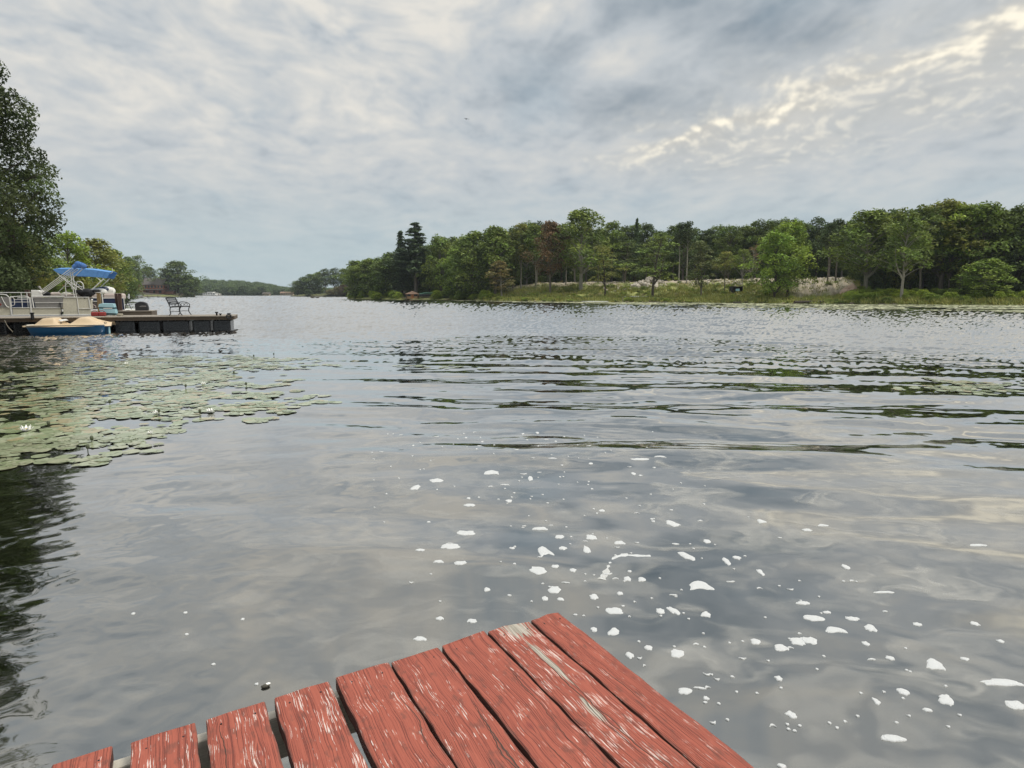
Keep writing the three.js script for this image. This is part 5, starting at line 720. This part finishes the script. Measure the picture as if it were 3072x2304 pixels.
{ // foam flecks drifting on the water by the dock
  const foamM = std([0.55, 0.55, 0.535], 0.8, { bumpMap: roughNoise, bumpScale: 0.004 }), r = mulberry(202);
  const fleck = (px, py, w, h, turn, bendK, label, group) => {           // w, h in pixels of the photograph
    const p = ground(px, py), e = ground(px + w / 2, py), W = Math.max(0.008, e.distanceTo(p)), hz = Math.abs(ground(px, py - h / 2).z - ground(px, py + h / 2).z) / 2, n = 20, pos = [0, 0.0035, 0], idx = [], ph = r() * 20;
    const ring = (k, y) => { for (let i = 0; i < n; i++) { const a = i / n * 6.283, q = 0.96 + 0.24 * noise2(Math.cos(a) * 0.9 + ph, Math.sin(a) * 0.9) + 0.05 * noise2(Math.cos(a) * 2.2 + ph, Math.sin(a) * 2.2), x = Math.cos(a) * q * k; pos.push(x * W, y, (Math.sin(a) * q * k + bendK * (x * x - 0.35)) * Math.max(0.007, hz)); } };
    pos[2] = -bendK * 0.35 * Math.max(0.007, hz); ring(0.55, 0.0034); ring(0.93, 0.0026); ring(1, -0.002);
    for (let i = 0; i < n; i++) { const j = (i + 1) % n; idx.push(0, 1 + j, 1 + i); for (let q = 0; q < 2; q++) { const a = 1 + q * n + i, b = 1 + q * n + j; idx.push(a, b, b + n, a, b + n, a + n); } }
    const g = new THREE.BufferGeometry(); g.setAttribute('position', new THREE.Float32BufferAttribute(pos, 3)); const uv = []; for (let i = 0; i < pos.length; i += 3) uv.push(pos[i] * 8, pos[i + 2] * 8); g.setAttribute('uv', new THREE.Float32BufferAttribute(uv, 2)); g.setIndex(idx); g.computeVertexNormals();
    const m = shade(new THREE.Mesh(g, foamM)); m.name = numbered('foam_fleck'); p.y = wave(p.x, p.z)[0] + 0.001; m.position.copy(p); m.rotation.y = turn; scene.add(m); tag(m, label, 'foam', group);
  };
  // the L-shaped streak
  { const pts = [[790, 495], [806, 468], [818, 440], [836, 420], [870, 412], [915, 414], [955, 414]].map(([a, b]) => { const p = ground(1100 + a * 0.8915, 1300 + b * 0.8915); p.y = wave(p.x, p.z)[0]; return p; }), c0 = pts[3].clone(); c0.y = 0; const g = limb(pts.map((p) => p.clone().sub(c0)), 0.03, 0.018, 8, 0.55).scale(1, 0.16, 1).translate(0, 0.003, 0); const m = shade(new THREE.Mesh(g, foamM)); m.name = numbered('foam_streak'); m.position.copy(c0); scene.add(m); tag(m, 'long bent streak of white foam like a hook right of the middle', 'foam'); }
  const BIG = [[1070, 868, 52, 26, 0, 0], [1044, 741, 45, 36, -0.5, 0], [885, 747, 30, 22, 0, 0], [948, 723, 28, 18, 0, 0], [832, 668, 38, 32, -0.6, 0], [765, 660, 26, 18, 0, 0], [1142, 892, 20, 16, 0, 0], [1427, 945, 34, 30, 0.4, 0], [1805, 873, 42, 26, 0.2, 0], [1760, 762, 30, 18, -0.2, 0], [1715, 904, 24, 26, 0, 0], [1888, 932, 32, 14, 0, 0], [1912, 786, 62, 44, -0.5, 0.4], [1950, 900, 48, 44, -0.6, 0.2], [2140, 846, 150, 26, -0.06, 0.2], [2185, 918, 70, 36, 0, 0.2], [1770, 1022, 86, 28, -0.16, 0], [1398, 1113, 32, 18, 0, 0], [1308, 704, 36, 22, 0, 0], [1395, 725, 52, 26, 0.1, 0.4], [1448, 703, 50, 32, -0.3, 0], [1488, 700, 58, 28, -0.25, 0], [1575, 667, 82, 22, 0, 0.9], [1695, 660, 40, 28, -0.4, 0], [1635, 625, 48, 16, -0.1, 0], [1505, 624, 80, 22, -0.1, 0], [1468, 571, 46, 14, 0, 0], [1125, 515, 88, 30, 0, 0.7], [1142, 611, 36, 22, -0.2, 0], [1033, 597, 30, 32, 0.5, 0], [988, 598, 32, 20, 0, 0], [832, 597, 70, 24, -0.12, 0.3], [765, 551, 32, 20, 0, 0], [632, 528, 46, 26, -0.3, 0], [600, 557, 26, 16, 0, 0], [652, 559, 24, 12, 0, 0], [405, 527, 24, 14, 0, 0], [354, 628, 36, 14, 0, 0], [180, 688, 46, 18, -0.1, 0], [245, 620, 28, 12, 0, 0], [925, 495, 28, 16, 0, 0], [877, 493, 26, 16, 0, 0], [852, 540, 22, 12, 0, 0], [694, 466, 22, 14, 0, 0], [635, 454, 28, 12, 0, 0], [578, 467, 64, 28, -0.2, -0.6], [1077, 414, 36, 36, 0.4, 0.3], [1210, 432, 22, 28, 0, 0], [1325, 467, 20, 26, 0, 0], [1246, 420, 30, 12, 0, 0], [1613, 450, 24, 20, 0, 0], [1385, 827, 26, 20, 0, 0], [1680, 713, 24, 18, 0, 0], [2012, 766, 30, 14, 0, 0], [2046, 642, 30, 16, 0, 0], [2132, 705, 26, 12, 0, 0], [1852, 645, 32, 14, 0, 0], [1548, 603, 28, 10, 0, 0], [600, 405, 50, 34, 0.3, 1.2], [755, 350, 38, 22, 0.1, 0.5], [740, 395, 26, 30, 0, 0.3], [650, 348, 34, 14, 0, 0], [660, 390, 28, 14, 0, 0], [852, 370, 38, 14, 0, 0], [1145, 366, 28, 14, 0, 0], [1030, 305, 40, 24, 0.4, 0], [585, 318, 56, 12, -0.05, 0.2], [335, 336, 66, 20, -0.12, 0], [282, 388, 70, 20, 0.14, 0], [316, 444, 48, 14, 0.1, 0], [243, 440, 38, 10, 0, 0], [180, 402, 34, 8, 0, 0], [345, 240, 44, 10, 0, 0], [478, 228, 24, 10, 0, 0], [1482, 327, 34, 10, 0, 0], [1535, 310, 40, 8, 0, 0], [1328, 297, 30, 14, 0.1, 0], [165, 182, 32, 18, -0.2, 0], [420, 130, 60, 14, 0, 0.6], [235, 158, 56, 14, 0, 0.3], [550, 148, 18, 18, 0, 0], [898, 134, 16, 10, 0, 0], [920, 92, 60, 8, 0, 0], [2055, 380, 64, 8, 0, 0], [1740, 532, 70, 8, 0, 0]];
  const ZONES = [['patch of white foam right beside the red dock', 'larger foam flecks by the red dock'], ['white foam fleck floating out from the red dock', 'foam flecks in the middle water']];
  for (const [x, y, w, h, t, b] of BIG) { const z = y > 560 ? 0 : 1; fleck(1100 + x * 0.8915, 1300 + y * 0.8915, w * 0.85, h * 0.8, t, b + (r() - 0.5) * 0.7, ...ZONES[z]); }
  for (let i = 0; i < 285; i++) { const y = 1290 + Math.pow(r(), 1.25) * 900, cx = lerp(1480, 2300, clamp((y - 1290) / 900)), x = cx + (r() + r() - 1) * lerp(620, 900, (y - 1290) / 900); if (x < 1100 || x > 3090 || (y > 1815 && x < 1700 + (y - 1830) * 1.26)) continue; const w = (5 + 15 * r() * r() * r()) * lerp(1, 1.5, (y - 1290) / 900); const thin = i % 5 === 0; fleck(x, y, thin ? w * 2.4 : w, thin ? w * 0.22 : w * (0.2 + 0.3 * r()), (r() - 0.5) * 0.5, (r() - 0.5) * (thin ? 5 : 1.6), 'small white dot of foam scattered on the grey water', 'small dots of foam'); }
  [[555, 1837], [728, 1855], [640, 1990], [400, 1840], [770, 2050], [560, 1900]].forEach(([x, y]) => fleck(x, y, 12, 6, 0, 0, 'tiny lone foam dot on the calm water left of the dock', 'lone foam dots left of the dock'));
  // leaf floating near the dock
  const lp = ground(796, 2058); lp.y = wave(lp.x, lp.z)[0] + 0.006; const lf = thing('floating_leaf', 'small curled dark leaf floating left of the red dock', 'leaf', lp, 0.5); part('blade', new THREE.SphereGeometry(0.02, 10, 6, 0, 3.1).scale(1, 0.4, 0.7), std([0.05, 0.045, 0.03], 0.7, { side: THREE.DoubleSide }), lf); part('pale_tip', new THREE.SphereGeometry(0.008, 8, 6).scale(1.4, 0.5, 1).translate(0.012, 0.006, 0), M.offwhite, lf);
}

// ---------------------------------------------------------------- the red dock underfoot
{
  const TOP = 0.47, C = ground(1676, 1834, TOP), eL = ground(340, 2241, TOP).sub(C).setY(0).normalize(), b = new THREE.Vector3(-eL.z, 0, eL.x); if (b.z < 0) b.negate();
  const bR = ground(2268, 2304, TOP).sub(C).setY(0).normalize();
  const o = thing('red_dock', 'weathered dock of red painted boards in the foreground', 'dock', [C.x, 0, C.z]);
  const along = (px, py) => ground(px, py, TOP).sub(C).setY(0);
  const BOARDS = [[1592, 1861, 1676, 1834], [1461, 1893, 1589, 1862], [1322, 1941, 1456, 1895], [1174, 1991, 1316, 1943], [1004, 2034, 1167, 1985], [819, 2096, 988, 2042], [614, 2160, 799, 2103], [390, 2228, 590, 2166], [150, 2301, 340, 2241], [-120, 2382, 125, 2306]];
  const TW = 256, TL = 1024;
  const boardTex = (seed, wear) => {                 // red paint worn off along the grain, with its relief
    const c = new Uint8Array(TW * TL * 4), h = new Uint8Array(TW * TL * 4), R = mulberry(seed), knots = []; for (let i = 0; i < 3; i++) knots.push([0.15 + 0.7 * R(), 0.05 + 0.9 * R(), 0.02 + 0.02 * R()]);
    const cracks = []; for (let i = 0; i < 6; i++) cracks.push([0.1 + 0.8 * R(), R(), 0.1 + 0.45 * R(), R() * 9, 0.007 + 0.011 * R()]);
    const bare = wear > 0.5 ? [[0.4, 0.02, 0.34, 0.045], [0.46, 0.17, 0.075, 0.1], [0.6, 0.37, 0.07, 0.04], [0.8, 0.62, 0.05, 0.05]] : [];
    for (let y = 0; y < TL; y++) for (let x = 0; x < TW; x++) {
      const u = x / TW, v = y / TL, o = (y * TW + x) * 4; let uu = u + 0.05 * noise2(v * 3.2 + seed, seed * 3) + 0.012 * noise2(v * 14, u * 2 + seed);
      let kn = 0; for (const k of knots) { const dx = u - k[0], dy = (v - k[1]) * 8, d = Math.hypot(dx, dy * 0.7); uu += 0.05 * Math.exp(-d * d / 0.03) * Math.sign(dx) * -1; kn = Math.max(kn, Math.exp(-d * d / (k[2] * k[2] * 2.2))); }
      const ring = noise2(uu * 40, v * 1.5 + seed * 5), fibre = noise2(uu * 85, v * 9 + seed), grain = ring * 0.7 + noise2(uu * 28, v * 1.1 + 30 + seed) * 0.4, patch = fbm(u * 2.2 + seed * 7, v * 9, 4);
      const groove = sstep(0.12, 0.7, ring * 0.65 + fibre * 0.45 + noise2(uu * 60, v * 3 + seed) * 0.35);
      const flake = sstep(0.55, 0.62, noise2(uu * 36 + 9 + seed * 3, v * 7 + seed) * 0.74 + noise2(uu * 70 + seed, v * 34) * 0.26 + patch * 0.6 - 0.2 + wear * 0.42);
      let wood = 0; for (const q of bare) { const e = Math.hypot((u - q[0]) / q[2], (v - q[1]) / q[3]) + 0.45 * noise2(uu * 18, v * 8 + seed) + 0.2 * fibre; wood = Math.max(wood, sstep(1.05, 0.7, e)); }
      let crack = 0; for (const k of cracks) { const t = (v - k[1]) / k[2]; if (t > 0 && t < 1) { const cx = k[0] + 0.05 * noise2(v * 5, k[3]) + 0.01 * noise2(v * 40, k[3]); crack = Math.max(crack, sstep(k[4] * Math.sin(Math.PI * t) + 0.002, 0, Math.abs(uu - cx))); } }
      const dirt = sstep(0.2, 0.62, fbm(u * 3 + 40 + seed, v * 12 + 5, 4));
      let col = mix3([0.355, 0.089, 0.051], [0.275, 0.062, 0.037], clamp(0.5 + grain * 0.6)); col = mix3(col, [0.4, 0.11, 0.066], 0.5 * sstep(0.1, 0.6, patch)); col = mix3(col, [0.11, 0.024, 0.017], groove * 0.72); col = mix3(col, [0.15, 0.05, 0.033], dirt * 0.62);
      const woodC = mix3([0.55, 0.49, 0.41], [0.16, 0.14, 0.1], clamp(0.45 - grain * 0.9 + 0.2 * fibre)); col = mix3(col, [0.68, 0.58, 0.52], flake * 0.85); col = mix3(col, woodC, wood); col = mix3(col, [0.2, 0.04, 0.03], kn * 0.7); col = mix3(col, [0.15, 0.12, 0.085], sstep(0.0, 0.9, crack) * 0.6); col = mix3(col, [0.035, 0.022, 0.016], sstep(0.45, 1, crack) * 0.95);
      const edge = Math.min(u, 1 - u), ew = sstep(0.035, 0.0, edge + 0.02 * noise2(v * 30, u * 3 + seed)); col = mix3(col, [0.12, 0.05, 0.035], ew * 0.6);
      const g = (x) => Math.pow(clamp(x), 1 / 2.2) * 255; c[o] = g(col[0]); c[o + 1] = g(col[1]); c[o + 2] = g(col[2]); c[o + 3] = 255;
      const hh = clamp(0.68 - groove * 0.34 + grain * 0.1 + fibre * 0.06 - flake * 0.06 - wood * 0.25 - crack * 0.6 + kn * 0.15) * 255; h[o] = h[o + 1] = h[o + 2] = hh; h[o + 3] = 255;
    }
    const mk = (d, s) => { const t = new THREE.DataTexture(d, TW, TL); t.magFilter = t.minFilter = THREE.LinearFilter; t.wrapS = t.wrapT = THREE.MirroredRepeatWrapping; if (s) t.colorSpace = THREE.SRGBColorSpace; t.needsUpdate = true; return t; };
    return new THREE.MeshStandardMaterial({ map: mk(c, true), bumpMap: mk(h, false), bumpScale: 0.0045, roughness: 0.82, vertexColors: true });
  };
  const LEN = 2.6;
  BOARDS.forEach(([lx, ly, rx, ry], k) => {
    const A = along(lx, ly), B = along(rx, ry), s0 = B.dot(eL) + 0.003, s1 = A.dot(eL) - 0.002, e0 = B.dot(b), e1 = A.dot(b), wd = s1 - s0, R = mulberry(300 + k), n = 70, pos = [], uv = [], colr = [], idx = [];
    const prof = [[0, -0.042], [0, -0.0055], [0, -0.003], [0.022, -0.0004], [0.2, 0.0006], [0.4, 0.001], [0.6, 0.001], [0.8, 0.0006], [0.978, -0.0004], [1, -0.003], [1, -0.0055], [1, -0.042]], m = prof.length, lift = (R() - 0.5) * 0.003, cup = (R() - 0.5) * 0.006, skew = bR.clone().sub(b);
    for (let i = 0; i <= n; i++) { const v = i / n; prof.forEach(([u, y], j) => { const wob = (u < 0.5 ? -1 : 1) * 0.0035 * noise2(v * 14 + k * 5, u > 0.5 ? 3 : 8), rag = i === 0 ? 0.005 * noise2(u * 5 + k * 3, 1.5) + 0.003 * noise2(u * 25, k) : 0, s = s0 + u * wd + (j <= 2 || j >= 9 ? wob : wob * 0.5), t = lerp(e0, e1, u) + rag + v * LEN, P = eL.clone().multiplyScalar(s).addScaledVector(b, t).addScaledVector(bR.clone().sub(b), v * LEN * 0.9);
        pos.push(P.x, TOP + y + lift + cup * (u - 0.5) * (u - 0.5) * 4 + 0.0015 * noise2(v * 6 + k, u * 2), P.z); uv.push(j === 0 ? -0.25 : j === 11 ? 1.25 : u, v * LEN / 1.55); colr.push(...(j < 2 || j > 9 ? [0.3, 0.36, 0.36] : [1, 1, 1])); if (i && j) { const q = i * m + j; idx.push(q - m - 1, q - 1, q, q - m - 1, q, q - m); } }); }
    for (let j = 1; j < m / 2; j++) idx.push(j - 1, j, m - 1 - j, j - 1, m - 1 - j, m - j);
    const g = new THREE.BufferGeometry(); g.setAttribute('position', new THREE.Float32BufferAttribute(pos, 3)); g.setAttribute('uv', new THREE.Float32BufferAttribute(uv, 2)); g.setAttribute('color', new THREE.Float32BufferAttribute(colr, 3)); g.setIndex(idx);
    const board = part('board', toCreasedNormals(g, 0.6), boardTex(500 + k * 13, [0, 0.55, 0.05, 0.12, 0.2, 0.42, 0.34, 0.45, 0.1, 0.1][k]), o, k === 1 ? 'board with bare grey wood patches and a rotten end' : undefined);
    const nail = []; for (const u of [0.22, 0.78]) { const s = s0 + u * wd, t = lerp(e0, e1, u) + 0.045 + 0.012 * R(), P = eL.clone().multiplyScalar(s).addScaledVector(b, t); nail.push(new THREE.CylinderGeometry(0.003, 0.003, 0.0016, 8).translate(P.x, TOP + lift + 0.0008, P.z)); } part('nail', nail, M.iron, board);
  });
  // weathered white end board under the board ends, and the frame below
  const span = along(-120, 2382).dot(eL), turn = Math.atan2(-eL.z, eL.x), put = (g, s, t, y) => { const P = eL.clone().multiplyScalar(s).addScaledVector(b, t); return g.rotateY(turn).translate(P.x, y, P.z); };
  const worn = std([0.62, 0.58, 0.5], 0.9, { map: woodGrain });
  part('end_board', put(new RoundedBoxGeometry(span + 0.02, 0.15, 0.04, 2, 0.004), span / 2 - 0.005, 0.012, TOP - 0.121), worn, o, 'peeling whitish end board showing between the red boards');
  part('joist', put(new THREE.BoxGeometry(span, 0.14, 0.05), span / 2, 0.5, TOP - 0.115), M.timber, o); part('joist', put(new THREE.BoxGeometry(span, 0.14, 0.05), span / 2, 1.3, TOP - 0.115), M.timber, o); part('side_beam', put(new THREE.BoxGeometry(0.05, 0.14, 2.5), 0.045, 1.29, TOP - 0.115), M.timber, o);
  for (const [s, t] of [[0.12, 0.1], [span - 0.2, 0.1], [0.14, 1.9]]) part('post', put(new THREE.CylinderGeometry(0.06, 0.065, 1.9, 12), s, t, TOP - 1.0), M.timber, o);
}
renderer.render(scene, camera);
